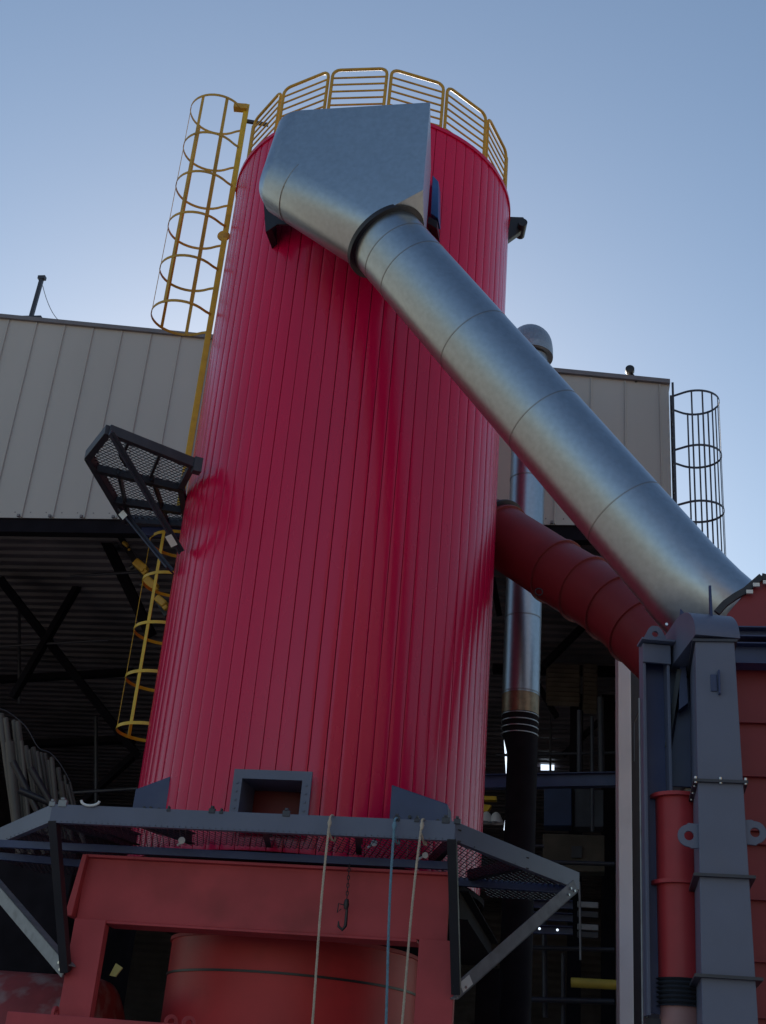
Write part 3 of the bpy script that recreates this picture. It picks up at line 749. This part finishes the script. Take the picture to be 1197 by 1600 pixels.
# posts and braces
fl = Tp(103, 1518, VF+.06); frr = Tp(713, 1552, VF+.06)
for (u_, v_, q) in ((UL+.03, 3.0, fl), (UR_-.03, 3.0, frr)):
    c = MB(); c.beam(T(u_, v_, ZD-.05), q, .10, .09, DU); c.build('strut', 'black_steel', pf, bevel=.004)
for p, q in ((Tp(900, 1384, 1.0), frr+DV*.05), (T(*PLl, ZD-.2), fl+DV*.05)):
    n_ = (q-p).cross(Vector((0, 0, 1))).normalized()
    if n_.dot(DV) < 0: n_ = -n_
    t = (q-p).normalized(); s_ = t.cross(n_).normalized()
    c = MB(); c.prism([p-s_*.07, p+s_*.07, q+s_*.07, q-s_*.07], -n_*.012)
    c.prism([p-s_*.07, p-s_*.058, q-s_*.058, q-s_*.07], -n_*.11)
    br = c.build('knee_brace', 'light_steel', pf)
    m1 = q-t*.17
    c = MB(); c.prism([m1-t*.08-s_*.05+n_*.002, m1+t*.08-s_*.05+n_*.002, m1+t*.08+s_*.05+n_*.002, m1-t*.08+s_*.05+n_*.002], n_*.003)
    if q is not fl and p.x > 0: c.build('sticker', 'sticker', br)
    c = MB()
    for dd, e in ((.1, 0.02), (.17, -.02), (.06, -.03)): 
        m2 = p+t*dd+s_*e; c.cyl(m2, m2+n_*.015, .014, 8)
        m2 = q-t*(dd-.03)+s_*e; c.cyl(m2, m2+n_*.015, .014, 8)
    c.each('bolt', 'bolt', br)
# little clips standing on the front beam
for i, (px, sz) in enumerate(((78, .05), (94, .07), (330, .05), (447, .06), (345, .03), (620, .05), (652, .04), (697, .06), (715, .05), (262, .03))):
    u_ = (Tp(px, 1275, 3.04)-TC).dot(DU); c = MB()
    c.box(T(u_, 3.03, ZD+.08+sz*.5), (sz*1.3, .04, sz), (DU, DV, zv)); c.box(T(u_, 3.03, ZD+.08+sz+.012), (sz*.6, .05, .024), (DU, DV, zv))
    c.build('clip', 'dark_steel' if i > 1 else 'light_steel', pf, bevel=.004)
u_ = (Tp(140, 1266, 3.04)-TC).dot(DU); c = MB()
c.tube([T(u_+.1*math.cos(a), 3.06, ZD+.15+.05*math.sin(a)) for a in [math.pi+i*math.pi/8 for i in range(9)]], .014, 8)
tag(c.build('white_hook', 'white_bit', base=None, smooth=50), 'small white curved hook lying on the left part of the grey walkway beam', 'hook')

# work lamps and clutter on the walkway
def worklamp(px, py, v, label, s=.1):
    p = Tp(px, py, v); s *= .6; t = thing('work_lamp', p-Vector((0, 0, s)), label, 'lamp', 'white lamps on the walkway')
    c = MB(); c.tube([p, p+Vector((0, -.03, -.01)), p+Vector((.01, -.12, -.03))], [s*.5, s*.6, s], 20); c.build('reflector', 'white_bit', t, smooth=50)
    c = MB(); c.tube([p, p+Vector((-.02, .1, 0))], s*.45, 12); c.build('housing', 'black_steel', t, smooth=50)
    c = MB(); c.tube([p+Vector((0, .05, -s*.3)), p+Vector((-.05, .03, -s*1.6))], .012, 6); c.build('handle', 'white_bit', t)
worklamp(285, 1312, 2.5, 'small white lamp seen through the mesh under the left bracket', .06)
worklamp(583, 1316, 2.55, 'small white lamp seen through the mesh left of the blue rope', .055)
worklamp(662, 1335, 2.5, 'low white lamp seen through the mesh at the walkway right corner', .05)

# ropes
def rope(name, x0, y0, x1, y1, m, label, r=.011, group='ropes hanging from the walkway beam', off=.13):
    p = onp(x0, y0, T(0, 3.04+off, 0), DV); q = onp(x1, y1, T(0, 3.04+off, 0), DV); d = (q-p); p2 = p-d*0; q2 = p+d*1.5
    t = thing(name, q2, label, 'rope', group)
    n = 420; L = (q2-p2).length; d.normalize(); a_ = d.orthogonal().normalized(); b_ = d.cross(a_)
    c = MB()
    for s_ in range(3):
        pts = []
        for i in range(n+1):
            f = i/n; an = f*L/.085*2*math.pi+s_*2*math.pi/3; sag = math.sin(f*2.7)*.02*math.sin(s_*0)
            wob = a_*.01*math.sin(f*5.1)+b_*.008*math.sin(f*7)
            pts.append(p2.lerp(q2, f)+wob+(a_*math.cos(an)+b_*math.sin(an))*r*.55)
        c.tube(pts, r*.62, 5)
    c.build('strand', m, t, smooth=60)
    c = MB()                       # loop over the beam
    top = T((p-TC).dot(DU), 3.03, ZD+.11)
    c.tube([p+Vector((0, 0, -.1)), p+Vector((0, 0, 0)), T((p-TC).dot(DU), 3.10, ZD+.10), top, T((p-TC).dot(DU), 2.93, ZD+.08), T((p-TC).dot(DU)+.02, 2.93, ZD-.12), T((p-TC).dot(DU)+.02, 3.08, ZD-.14), p+Vector((0, 0, -.14))], r*.9, 7)
    c.build('loop', m, t, smooth=60)
    c = MB(); c.tube([p+Vector((.0, -.004, -.03)), p+Vector((0, -.004, -.06)), p+Vector((0, -.004, -.1))], [r*1.2, r*2, r*1.2], 8); c.build('knot', m, t, smooth=60)
rope('hanging_rope', 516, 1276, 487, 1600, 'rope_beige', 'leftmost beige rope hanging from the walkway beam, left of the blue rope')
rope('hanging_rope', 617, 1280, 602, 1600, 'rope_blue', 'blue rope hanging from the walkway beam between two beige ropes', .012)
rope('hanging_rope', 660, 1280, 627, 1600, 'rope_beige', 'beige rope hanging slantwise from the walkway beam, right of the blue rope')
# chain and hook
hk = thing('chain_hook', Tp(540, 1445, VF+.1), 'dark chain and hook hanging before the deep pink frame beam', 'hook')
p = Tp(546, 1350, VF+.12); q = Tp(542, 1405, VF+.1)
c = MB(); L = (q-p).length; n = int(L/.035)
for i in range(n):
    m_ = p.lerp(q, (i+.5)/n); d = Vector((1, 0, 0)) if i % 2 else Vector((0, 1, 0))
    c.tube([m_+d*math.cos(a)*.012+Vector((0, 0, .024*math.sin(a))) for a in [j*math.pi/4 for j in range(8)]], .005, 5, closed=True)
c.build('chain', 'black_steel', hk, smooth=50)
c = MB(); c.tube([q, q+Vector((0, 0, -.05)), q+Vector((0, 0, -.1))], [.02, .03, .02], 8)
q2 = q+Vector((0.01, 0, -.1)); c.tube([q2, q2+Vector((0, 0, -.08)), q2+Vector((.0, 0, -.16)), q2+Vector((-.03, 0, -.2)), q2+Vector((-.07, 0, -.17)), q2+Vector((-.075, 0, -.12))], [.014, .016, .018, .018, .014, .006], 8)
c.build('hook_body', 'black_steel', hk, smooth=50)
c = MB(); c.tube([q+Vector((-.02, 0, -.06)), q+Vector((-.08, 0, -.05)), q+Vector((-.085, 0, -.14)), q+Vector((-.05, 0, -.1))], .007, 6); c.build('latch_wire', 'black_steel', hk)

# ------------------------------------------------------------ right side: ducts, posts, filter house
def yz(px, py, Y): return at(px, py, Y)
# pale column
a = at(968, 1060, 17); b_ = at(1000, 1500, 17)
wc = thing('pale_column', (a.x+.12, 17, 0), 'plain pale grey square column between the dark shed interior and the navy post', 'column')
zt_ = at(965, 990, 17).z
xa = at(966, 1100, 17).x; xb = at(986, 1100, 17).x
c = MB(); c.box(((xa+xb)/2, 17.1, zt_/2+.3), (xb-xa, .2, zt_+.6)); c.build('column_shaft', 'white_col', wc, bevel=.008)
c = MB(); c.tube([at(999, 1110, 16.8), at(990, 1130, 16.85), at(990, 1190, 16.85)], .01, 6); c.build('cable', 'black_steel', wc)
xc = at(1003, 1100, 14.3).x
c = MB(); c.box((xb+.09, 17.25, zt_/2), (.16, .14, zt_+.6)); c.build('rear_flange', 'black_steel', wc)
# navy post
Yn = 10.2
xa, xb = at(1005, 1100, Yn).x, at(1047, 1100, Yn).x
zt_ = at(1020, 1004, Yn).z; zbt = at(1030, 1588, Yn).z
nv = thing('navy_post', ((xa+xb)/2, Yn, 0), 'navy blue steel channel post topped by a holed lifting eye, left of the grey duct', 'post')
c = MB(); c.box(((xa+xb)/2+.01, Yn+.12, (zt_+zbt)/2), (xb-xa-.05, .02, zt_-zbt-.05)); c.build('web', 'navy_steel', nv)
for x in (xa+.012, xb-.012):
    c = MB(); c.box((x, Yn+.06, (zt_+zbt)/2), (.024, .16, zt_-zbt)); c.build('flange', 'grey_paint', nv, bevel=.003)
c = MB(); c.box(((xa+xb)/2, Yn-.03, zt_-.115), (xb-xa+.01, .03, .17)); c.box(((xa+xb)/2, Yn-.02, zt_-.012), (xb-xa+.06, .2, .02))
c.build('head_plate', 'grey_paint', nv, bevel=.003)
c = MB(); cx = (xa+xb)/2-.005; hw = (xb-xa)/2+.0
outer = [(-hw, 0), (hw, 0), (hw*.5, .12), (hw*.25, .15), (-hw*.25, .15), (-hw*.5, .12)]
N = 24; ri = .028; V = []; 
import itertools
def ray_poly(a):
    d = (math.cos(a), math.sin(a)); o = (0, .075); best = None
    for i in range(len(outer)):
        x1, y1 = outer[i]; x2, y2 = outer[(i+1) % len(outer)]; ex, ey = x2-x1, y2-y1
        den = d[0]*ey-d[1]*ex
        if abs(den) < 1e-9: continue
        t = ((x1-o[0])*ey-(y1-o[1])*ex)/den; s_ = ((x1-o[0])*d[1]-(y1-o[1])*d[0])/den
        if t > 0 and -1e-6 <= s_ <= 1+1e-6 and (best is None or t < best): best = t
    return (o[0]+d[0]*best, o[1]+d[1]*best)
def holed_plate(c, polyfn, ctr, ri, org, X, Z, D, th, N=28):
    V = []
    for k in range(N):
        a = 2*math.pi*k/N; ox, oz = polyfn(a); ix, iz = ctr[0]+ri*math.cos(a), ctr[1]+ri*math.sin(a)
        for (x, z) in ((ox, oz), (ix, iz)):
            V += [org+X*x+Z*z, org+X*x+Z*z+D*th]
    F = []
    for k in range(N):
        j = (k+1) % N; a = 4*k; b = 4*j
        F += [(a, b, b+2, a+2), (a+1, a+3, b+3, b+1), (a, a+1, b+1, b), (a+2, b+2, b+3, a+3)]
    c.add(V, F)
holed_plate(c, ray_poly, (0, .075), ri, Vector((cx, Yn-.02, zt_)), Vector((1, 0, 0)), zv, Vector((0, 1, 0)), .03)
c.build('lifting_eye', 'grey_paint', nv)
c = MB(); c.tube([(xa-.03, Yn+.05, 0), (xa-.02, Yn+.05, zt_-.5)], .008, 8); c.build('conduit', 'light_steel', nv, smooth=50)
c = MB(); c.box((cx, Yn+.14, zbt/2), (xb-xa-.02, .1, zbt-.02)); c.build('foot_stub', 'dark_steel', nv)
# grey rectangular duct
def spin(p): p = Vector((p[0], p[1], 0)); XF[0] = Matrix.Translation(p) @ Matrix.Rotation(-TH, 4, 'Z') @ Matrix.Translation(-p)
Yg = 9.5
ga, gb = at(1092, 1300, Yg).x, at(1163, 1300, Yg).x; gz = at(1107, 1000, Yg).z
spin((ga, Yg, 0))
gd = thing('grey_duct', ((ga+gb)/2, Yg+.3, 0), 'blue grey rectangular duct riser with flanges, round hooded top and side lugs', 'duct')
dep = 1.05; wd = gb-ga; gm = (ga+gb)/2
c = MB()
def quadbox(z0, z1, w0, w1, n=1):
    c.add([(gm-w0/2, Yg, z0), (gm+w0/2, Yg, z0), (gm+w0/2, Yg+dep, z0), (gm-w0/2, Yg+dep, z0),
           (gm-w1/2, Yg, z1), (gm+w1/2, Yg, z1), (gm+w1/2, Yg+dep, z1), (gm-w1/2, Yg+dep, z1)], [(3, 2, 1, 0), (4, 5, 6, 7), (0, 1, 5, 4), (1, 2, 6, 5), (2, 3, 7, 6), (3, 0, 4, 7)])
quadbox(0, gz, wd*1.3, wd*.88)
sh = c.build('duct_shaft', 'grey_paint', gd, bevel=.006)
def gw(z): return wd*(1.3+(.88-1.3)*z/gz)
# rounded hood: quarter cylinder turning backwards
c = MB(); n = 14; V = []; rr = .62; w1 = wd*1.04
for i in range(n+1):
    a = R_(90*i/n); y = Yg-.03+rr*(1-math.cos(a)); z = gz+.02+.36*math.sin(a)
    V += [(gm-w1/2, y, z), (gm+w1/2, y, z)]
V += [(gm-w1/2, Yg+rr+.43, gz+.38), (gm+w1/2, Yg+rr+.43, gz+.38), (gm-w1/2, Yg+rr+.43, gz+.02), (gm+w1/2, Yg+rr+.43, gz+.02)]
m_ = n+3
F = [(2*i, 2*i+1, 2*i+3, 2*i+2) for i in range(n+2)]+[(0, 2*(n+2), 2*(n+2)+1, 1)]
F += [[2*i for i in range(n+3)], [2*i+1 for i in range(n+3)][::-1]]
xf_ = XF[0]; XF[0] = Matrix.Translation((.02, -.02, 0)) @ Matrix.Rotation(R_(0), 4, 'Z')
c.add(V, F); c.build('hood_top', 'grey_paint', gd, smooth=30); XF[0] = xf_
for y_, e in ((1004, .02), (1223, .035), (1370, .045), (1527, .05)):
    z = at(1120, y_, Yg).z; w_ = gw(z) if y_ != 1004 else wd*.9
    c = MB()
    for (x0, x1, y0, y1) in ((gm-w_/2-e, gm+w_/2+e, Yg-e, Yg+.003), (gm-w_/2-e, gm-w_/2+.003, Yg+.004, Yg+dep+e), (gm+w_/2-.003, gm+w_/2+e, Yg+.004, Yg+dep+e)):
        c.box(((x0+x1)/2, (y0+y1)/2, z), (x1-x0, y1-y0, .022))
    fl_ = c.build('flange', 'dark_steel', gd)
    if y_ == 1223:
        c = MB()
        for t in (0, .5, 1): p = Vector((gm-w_/2-e*.5+(w_+e)*t, Yg-e*.6, z-.02)); c.cyl(p, p+zv*.05, .012, 8)
        for t in range(5): p = Vector((gm-w_/2-e*.5, Yg+.1+t*.22, z-.02)); c.cyl(p, p+zv*.05, .012, 8)
        c.each('bolt', 'bolt', fl_)
# lugs on both sides
for s_, px in ((-1, 1070), (1, 1178)):
    z = at(px, 1302, Yg).z; xe = gm+s_*gw(z)/2; rl = .085
    def lugf(a, s_=s_):
        x, zz = math.cos(a)*rl, math.sin(a)*rl*1.0
        if x*s_ < 0: x, zz = (-s_*.13 if abs(x) > .03 else x), (zz*1.15)
        return (x, zz)
    c = MB(); holed_plate(c, lugf, (0, 0), .035, Vector((xe+s_*.07, Yg+.05, z)), Vector((1, 0, 0)), zv, Vector((0, 1, 0)), .025)
    c.build('side_lug', 'grey_paint', gd, bevel=.003)
z = at(1120, 1070, Yg).z
c = MB(); c.box((gm+.02, Yg-.025, z), (.015, .05, .2)); c.box((gm-.02, Yg-.006, z), (.05, .012, .14)); c.build('front_lug', 'navy_steel', gd, bevel=.004)
z = at(1106, 950, Yg+.2).z
c = MB(); c.prism([(gm-.015, Yg+.12, gz+.1), (gm-.015, Yg+.3, gz+.1), (gm-.015, Yg+.22, gz+.55), (gm-.015, Yg+.18, gz+.55)], (.02, 0, 0)); c.build('top_fin', 'navy_steel', gd)
# second duct plate behind the grey duct
xa, xb = at(1046, 1120, 10.4).x, at(1078, 1120, 10.4).x; zt_ = at(1060, 1000, 10.4).z; zb2 = at(1060, 1230, 10.4).z
spin((xa, 10.4, 0))
sd2 = thing('bolted_side_duct', ((xa+xb)/2, 10.4, 0), 'narrow blue grey bolted duct wedged between the navy post and the grey duct', 'duct')
c = MB(); c.prism([(xa, 10.4, zb2), (xb, 10.4, zb2), (xb, 10.4, zt_+.22), (xb-.06, 10.4, zt_+.3), (xa+.1, 10.4, zt_+.1), (xa, 10.4, zt_-.05)], (0, .7, 0)); c.build('duct_shaft', 'navy_steel', sd2, bevel=.006)
c = MB(); c.beam((xa-.01, 10.35, zb2), (xa-.01, 10.35, zt_-.05), .03, .07, DV); fl_ = c.build('flange', 'dark_steel', sd2)
c = MB()
for i in range(8): p = Vector((xa-.01, 10.3, zb2+.1+i*.19)); c.cyl(p, p+Vector((0, .03, 0)), .013, 8)
c.each('bolt', 'bolt', fl_)
c = MB(); p = at(1066, 1050, 10.3); q = at(1048, 1170, 10.3); c.beam(p, q, .04, .1, DV); c.build('slanted_stiffener', 'black_steel', sd2)
c = MB(); c.prism([at(1068, 1008, 10.25), at(1074, 1000, 10.25), at(1080, 1100, 10.25), at(1066, 1110, 10.25)], (0, .1, 0)); c.build('side_plate', 'navy_steel', sd2)
# red round riser between
XF[0] = None
xr_ = at(1067, 1380, 10.2).x; rz = .185
rr_ = thing('red_riser_pipe', (xr_, 10.3, 0), 'bright red flanged pipe with dark bellows, squeezed between navy post and grey duct', 'pipe')
zt_ = at(1066, 1242, 10.15).z; zf = at(1066, 1378, 10.15).z; zb3 = at(1066, 1528, 10.15).z; zb4 = at(1066, 1572, 10.15).z
c = MB(); c.cyl((xr_, 10.3, zb3), (xr_, 10.3, zt_), rz, 40); c.build('pipe_body', 'riser_red', rr_, smooth=40)
for z in (zt_, zf):
    c = MB(); c.ring((xr_, 10.3, z), (0, 0, 1), rz-.01, .03, .055, 40); c.build('flange', 'riser_red', rr_, smooth=40)
c = MB(); pts = []; rad = []
for i in range(13): pts.append((xr_, 10.3, zb3+(zb4-zb3)*i/12)); rad.append(rz*(.95 if i % 2 else 1.12))
c.tube(pts, rad, 32); c.build('bellows', 'bellows', rr_, smooth=60)
c = MB(); c.cyl((xr_, 10.3, 0), (xr_, 10.3, zb4), rz*.95, 32); c.build('lower_pipe', 'pink_pipe', rr_, smooth=40)
xd = at(1087, 1300, 10.3).x
bd = thing('beige_strip_duct', (xd, 10.5, 0), 'narrow beige strip duct showing between the red riser pipe and the grey duct', 'duct')
c = MB(); c.box((xd+.02, 10.5, zb3/2+1.9), (.13, .2, 3.1)); c.build('strip_body', 'beige_duct', bd, bevel=.02)

# filter house
Yh = 10.9
spin((at(1140, 1200, Yh).x, Yh, 0))
fh = thing('filter_house', (4.6, Yh+1.5, 0), 'big dark red ribbed filter housing at the right edge behind the grey duct', 'machine')
x0 = at(1140, 1200, Yh).x; ztp = at(1150, 1035, Yh).z
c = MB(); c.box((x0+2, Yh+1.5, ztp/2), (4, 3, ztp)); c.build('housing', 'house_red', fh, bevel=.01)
for y_ in (1133, 1216, 1300, 1318, 1407, 1503, 1590):
    z = at(1180, y_, Yh).z; c = MB(); c.box((x0+2, Yh-.03, z), (4, .056, .018 if y_ != 1318 else .05)); c.build('rib', 'house_red', fh)
z1_, z2_ = at(1170, 992, Yh-.2).z, at(1170, 1025, Yh-.2).z
c = MB(); c.ibeam((x0-.2, Yh-.16, z1_), (x0+4, Yh-.16, z1_), .2, .1); c.ibeam((x0-.2, Yh-.16, z2_), (x0+4, Yh-.16, z2_), .2, .2); c.each('head_beam', 'navy_steel', fh)
# gable top
g0 = at(1120, 958, Yh); g1 = at(1190, 908, Yh); g2 = at(1215, 925, Yh)
c = MB(); c.prism([(g0.x, Yh, z1_+.05), (g1.x+1.0, Yh, z1_+.05), (g1.x+1.0, Yh, g1.z-.4), (g1.x+.05, Yh, g1.z), (g1.x-.05, Yh, g1.z), (g0.x+.1, Yh, g0.z)], (0, 1.6, 0)); c.build('gable', 'house_red', fh, bevel=.004)
c = MB(); rim_ = [at(x, y, Yh-.02) for x, y in ((1121, 957), (1133, 944), (1148, 934), (1164, 926), (1188, 906), (1197, 909), (1225, 930))]
for i in range(len(rim_)-1): c.beam(rim_[i], rim_[i+1], .06, .045, (0, -1, 0))
c.build('gable_rim', 'black_steel', fh)
c = MB()
for x, y in ((1172, 928), (1182, 918), (1197, 915)): c.box(at(x, y, Yh-.07), (.06, .02, .035))
c.each('rim_clip', 'white_bit', fh)

XF[0] = None
# ------------------------------------------------------------ things inside the shed
wz = 3.0
def plate(name, pts, w_, th, m, label, cat, group=None, bevel=.01):
    c = MB(); c.prism([Bh(x, y, w_) for x, y in pts], BW*th)
    return tag(c.build(name, m, bevel=bevel), label, cat, group)
# hoist with yellow blocks at left
ho = thing('overhead_hoist', Bh(250, 900, 1.5), 'row of orange hoist blocks on a dark slanted rail left of the lower ladder', 'hoist')
c = MB(); c.beam(Bh(188, 838, 1.5), Bh(262, 962, 1.5), .12, .12, BW); c.build('rail', 'black_steel', ho)
for x, y, s_ in ((196, 850, .14), (220, 885, .3), (236, 912, .3), (252, 940, .26)):
    p = Bh(x, y, 1.2); c = MB(); c.box(p, (s_, s_*.7, s_*.55), ((BE*.8-zv*.6), BW, (BE*.6+zv*.8))); c.box(p+BE*.1-zv*.12, (s_*.4, s_*.4, s_*.4), ((BE*.8-zv*.6), BW, (BE*.6+zv*.8))); c.build('hoist_block', 'ochre', ho, bevel=.03)
    c = MB(); c.tube([p-BE*.15, p-BE*.22-zv*.05], .05, 10); c.build('wheel', 'black_steel', ho)
# bundle of hoses / pipes at left
k = 0
rods = [(1, 1116, 1.0, .07), (9, 1122, .7, .05), (15, 1160, .6, .09), (22, 1126, 1.2, .05), (28, 1128, 1.1, .06), (34, 1158, .5, .035), (40, 1166, 1.0, .05), (46, 1172, .8, .03), (52, 1168, 1.3, .05), (58, 1174, .8, .035), (64, 1176, 1.1, .03), (70, 1178, 1.2, .045), (76, 1188, .9, .03), (81, 1184, .7, .045), (86, 1220, 1.1, .03), (91, 1200, 1.4, .045), (96, 1222, .9, .05), (101, 1212, 1.1, .025), (105, 1226, .9, .03), (109, 1222, 1.2, .025)]
NUM = 'one two three four five six seven eight nine ten eleven twelve thirteen fourteen fifteen sixteen seventeen eighteen nineteen twenty'.split()
for i, (px, top, w2, r_) in enumerate(rods):
    p = Bp(px, top, -3.5+w2) if False else onp(px, top, B(0, -3.5+w2, 0), BW); q = onp(px+22+random.uniform(-8, 8), 1335, B(0, -3.5+w2, 0), BW); d = q-p
    c = MB(); c.tube([p, p+d*.33+BE*.01*random.uniform(-1, 1), p+d*.66+BE*.01*random.uniform(-1, 1), q], r_*.8, 12)
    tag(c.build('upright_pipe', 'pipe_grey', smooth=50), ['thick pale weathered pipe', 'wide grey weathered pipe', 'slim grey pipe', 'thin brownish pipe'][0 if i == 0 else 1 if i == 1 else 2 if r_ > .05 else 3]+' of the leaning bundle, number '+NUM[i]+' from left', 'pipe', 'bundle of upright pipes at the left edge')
c = MB(); a_, b_ = onp(-60, 1345, B(0, -3.9, 0), BW), onp(120, 1332, B(0, -3.9, 0), BW)
c.prism([a_, b_, Vector((b_.x, b_.y, 0)), Vector((a_.x, a_.y, 0))], BW*3)  # black block added to fill the dark below the pipes
tag(c.build('dark_infill', 'shade_black', bevel=.02), 'black block added under the leaning pipes to fill the dark behind the left end of the walkway', 'block')
for i, (x0, y0, x1, y1) in enumerate(((20, 1190, 75, 1300), (48, 1200, 100, 1290), (30, 1235, 96, 1262))):
    c = MB(); c.tube([onp(x0, y0, B(0, -3.8, 0), BW), onp(x1, y1, B(0, -3.6, 0), BW)], .05, 8)
    tag(c.build('cross_pipe', 'black_steel', smooth=50), ['steepest', 'middle, steep', 'flattest'][i]+' black bar lying across the upright pipes at the left edge', 'bar', 'black bars across the upright pipes')
# strap wire round bundle
c = MB(); pts = [onp(x, y, B(0, -3.7, 0), BW) for x, y in ((-10, 1105), (12, 1112), (40, 1135), (60, 1168), (78, 1176), (95, 1195), (110, 1222))]; c.tube(catmull(pts, 4), .006, 6)
tag(c.build('tie_cable', 'dark_steel', smooth=50), 'thin drooping cable across the tops of the upright pipes at the left edge', 'cable')
plate('blue_cabinet', ((850, 1228), (893, 1230), (893, 1290), (850, 1290)), 6, .5, 'cabinet_blue', 'dark blue cabinet in the shed beside the vent stack', 'cabinet')
plate('dark_cabinet', ((898, 1232), (943, 1234), (943, 1292), (898, 1292)), 6.2, .5, 'dark_steel', 'dark grey cabinet right of the blue one in the shed', 'cabinet')
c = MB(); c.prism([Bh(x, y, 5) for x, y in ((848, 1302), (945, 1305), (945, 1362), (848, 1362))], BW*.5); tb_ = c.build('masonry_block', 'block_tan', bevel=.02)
tag(tb_, 'brownish masonry block wall with a small dark opening inside the shed', 'wall')
c = MB(); c.prism([Bh(x, y, 4.95) for x, y in ((893, 1322), (909, 1322), (909, 1340), (893, 1340))], BW*.03); c.build('opening', 'black_steel', tb_, base=ORG[tb_.name])
# lit clutter at left of the stack
plate('yellow_crane_part', ((752, 1243), (776, 1244), (776, 1250), (752, 1250)), 5, .2, 'yellow', 'upper short yellow beam end beside the silo foot', 'beam', 'yellow beam ends in the shed')
plate('yellow_crane_part', ((752, 1256), (768, 1258), (762, 1268), (752, 1268)), 5, .2, 'yellow', 'lower wedge-shaped yellow beam end beside the silo foot', 'beam', 'yellow beam ends in the shed')
for i, (x, y, lb) in enumerate(((760, 1279, 'left white cone standing in for a silver reflection inside the shed beside the silo foot'), (775, 1280, 'right white cone standing in for a silver reflection inside the shed beside the silo foot'))):
    p = Bh(x, y, 5); c = MB(); c.tube([p+zv*.14, p+zv*.1, p-zv*.08], [.03, .08, .17], 16, cap=False); tag(c.build('bright_cone', 'white_bit', smooth=40), lb, 'lamp', 'white cones for reflections in the shed')  # white cones stand in for silver reflections, no lamps here
# cable trays, rack
for i, (y_, x0_, x1_) in enumerate(((1412, 785, 895), (1432, 830, 895), (1452, 800, 895))):
    c = MB(); a_, b_ = Bh(x0_, y_, 2.5), Bh(x1_, y_+3, 2.5); c.chan(a_, b_, .12, .14, .01); tag(c.build('cable_tray', 'navy_steel'), ['upper', 'middle', 'lowest'][i]+' dark steel tray of the stacked trays behind the right brace', 'tray', 'cable trays behind the brace')
rk = thing('pipe_rack', Bh(920, 1480, 2), 'small rack of dull horizontal bars hanging in the shed by the pale column', 'rack')
for y_ in (1413, 1428, 1448, 1460):
    c = MB(); c.beam(Bh(902, y_, 2), Bh(935, y_+2, 2), .06, .1); c.build('bar', 'dark_steel' if y_ in (1428, 1460) else 'light_steel', rk, bevel=.01)
c = MB(); c.tube([Bh(905, 1378, 1.9), Bh(906, 1410, 1.9), Bh(907, 1500, 1.9)], .02, 6); c.build('hanger', 'light_steel', rk)
for i, (x, y) in enumerate(((843, 1451), (871, 1453))):
    p = Bh(x, y, 2.2); c = MB(); c.tube([p-BW*.02, p, p+BW*.02], [.015, .022, .01], 10); tag(c.build('indicator_bulb', 'daylight', smooth=40), ['left', 'right'][i]+' tiny white bulb on the dark trays behind the right brace', 'lamp', 'tiny bulbs on the trays')
c = MB(); c.tube([Bh(892, 1535, .5), Bh(1000, 1541, .5)], .075, 14); tag(c.build('yellow_pipe', 'ochre_dull', smooth=40), 'thick yellow pipe ending beside the pale column near the bottom', 'pipe')
c = MB(); 
O_ = Bh(757, 1522, 1.5); E2 = (Bh(818, 1527, 1.5)-O_); 
c.beam(O_, O_+E2, .2, .03); c.beam(O_+BW*.4, O_+E2+BW*.4, .05, .05)
tag(c.build('yellow_toeboard', 'yellow'), 'short dim yellow strip of decking edge behind the right brace', 'strip')

for o in scene.objects:
    if o.type == 'MESH' and not o.data.materials: print('nomat', o.name)
print('objects', len(scene.objects))
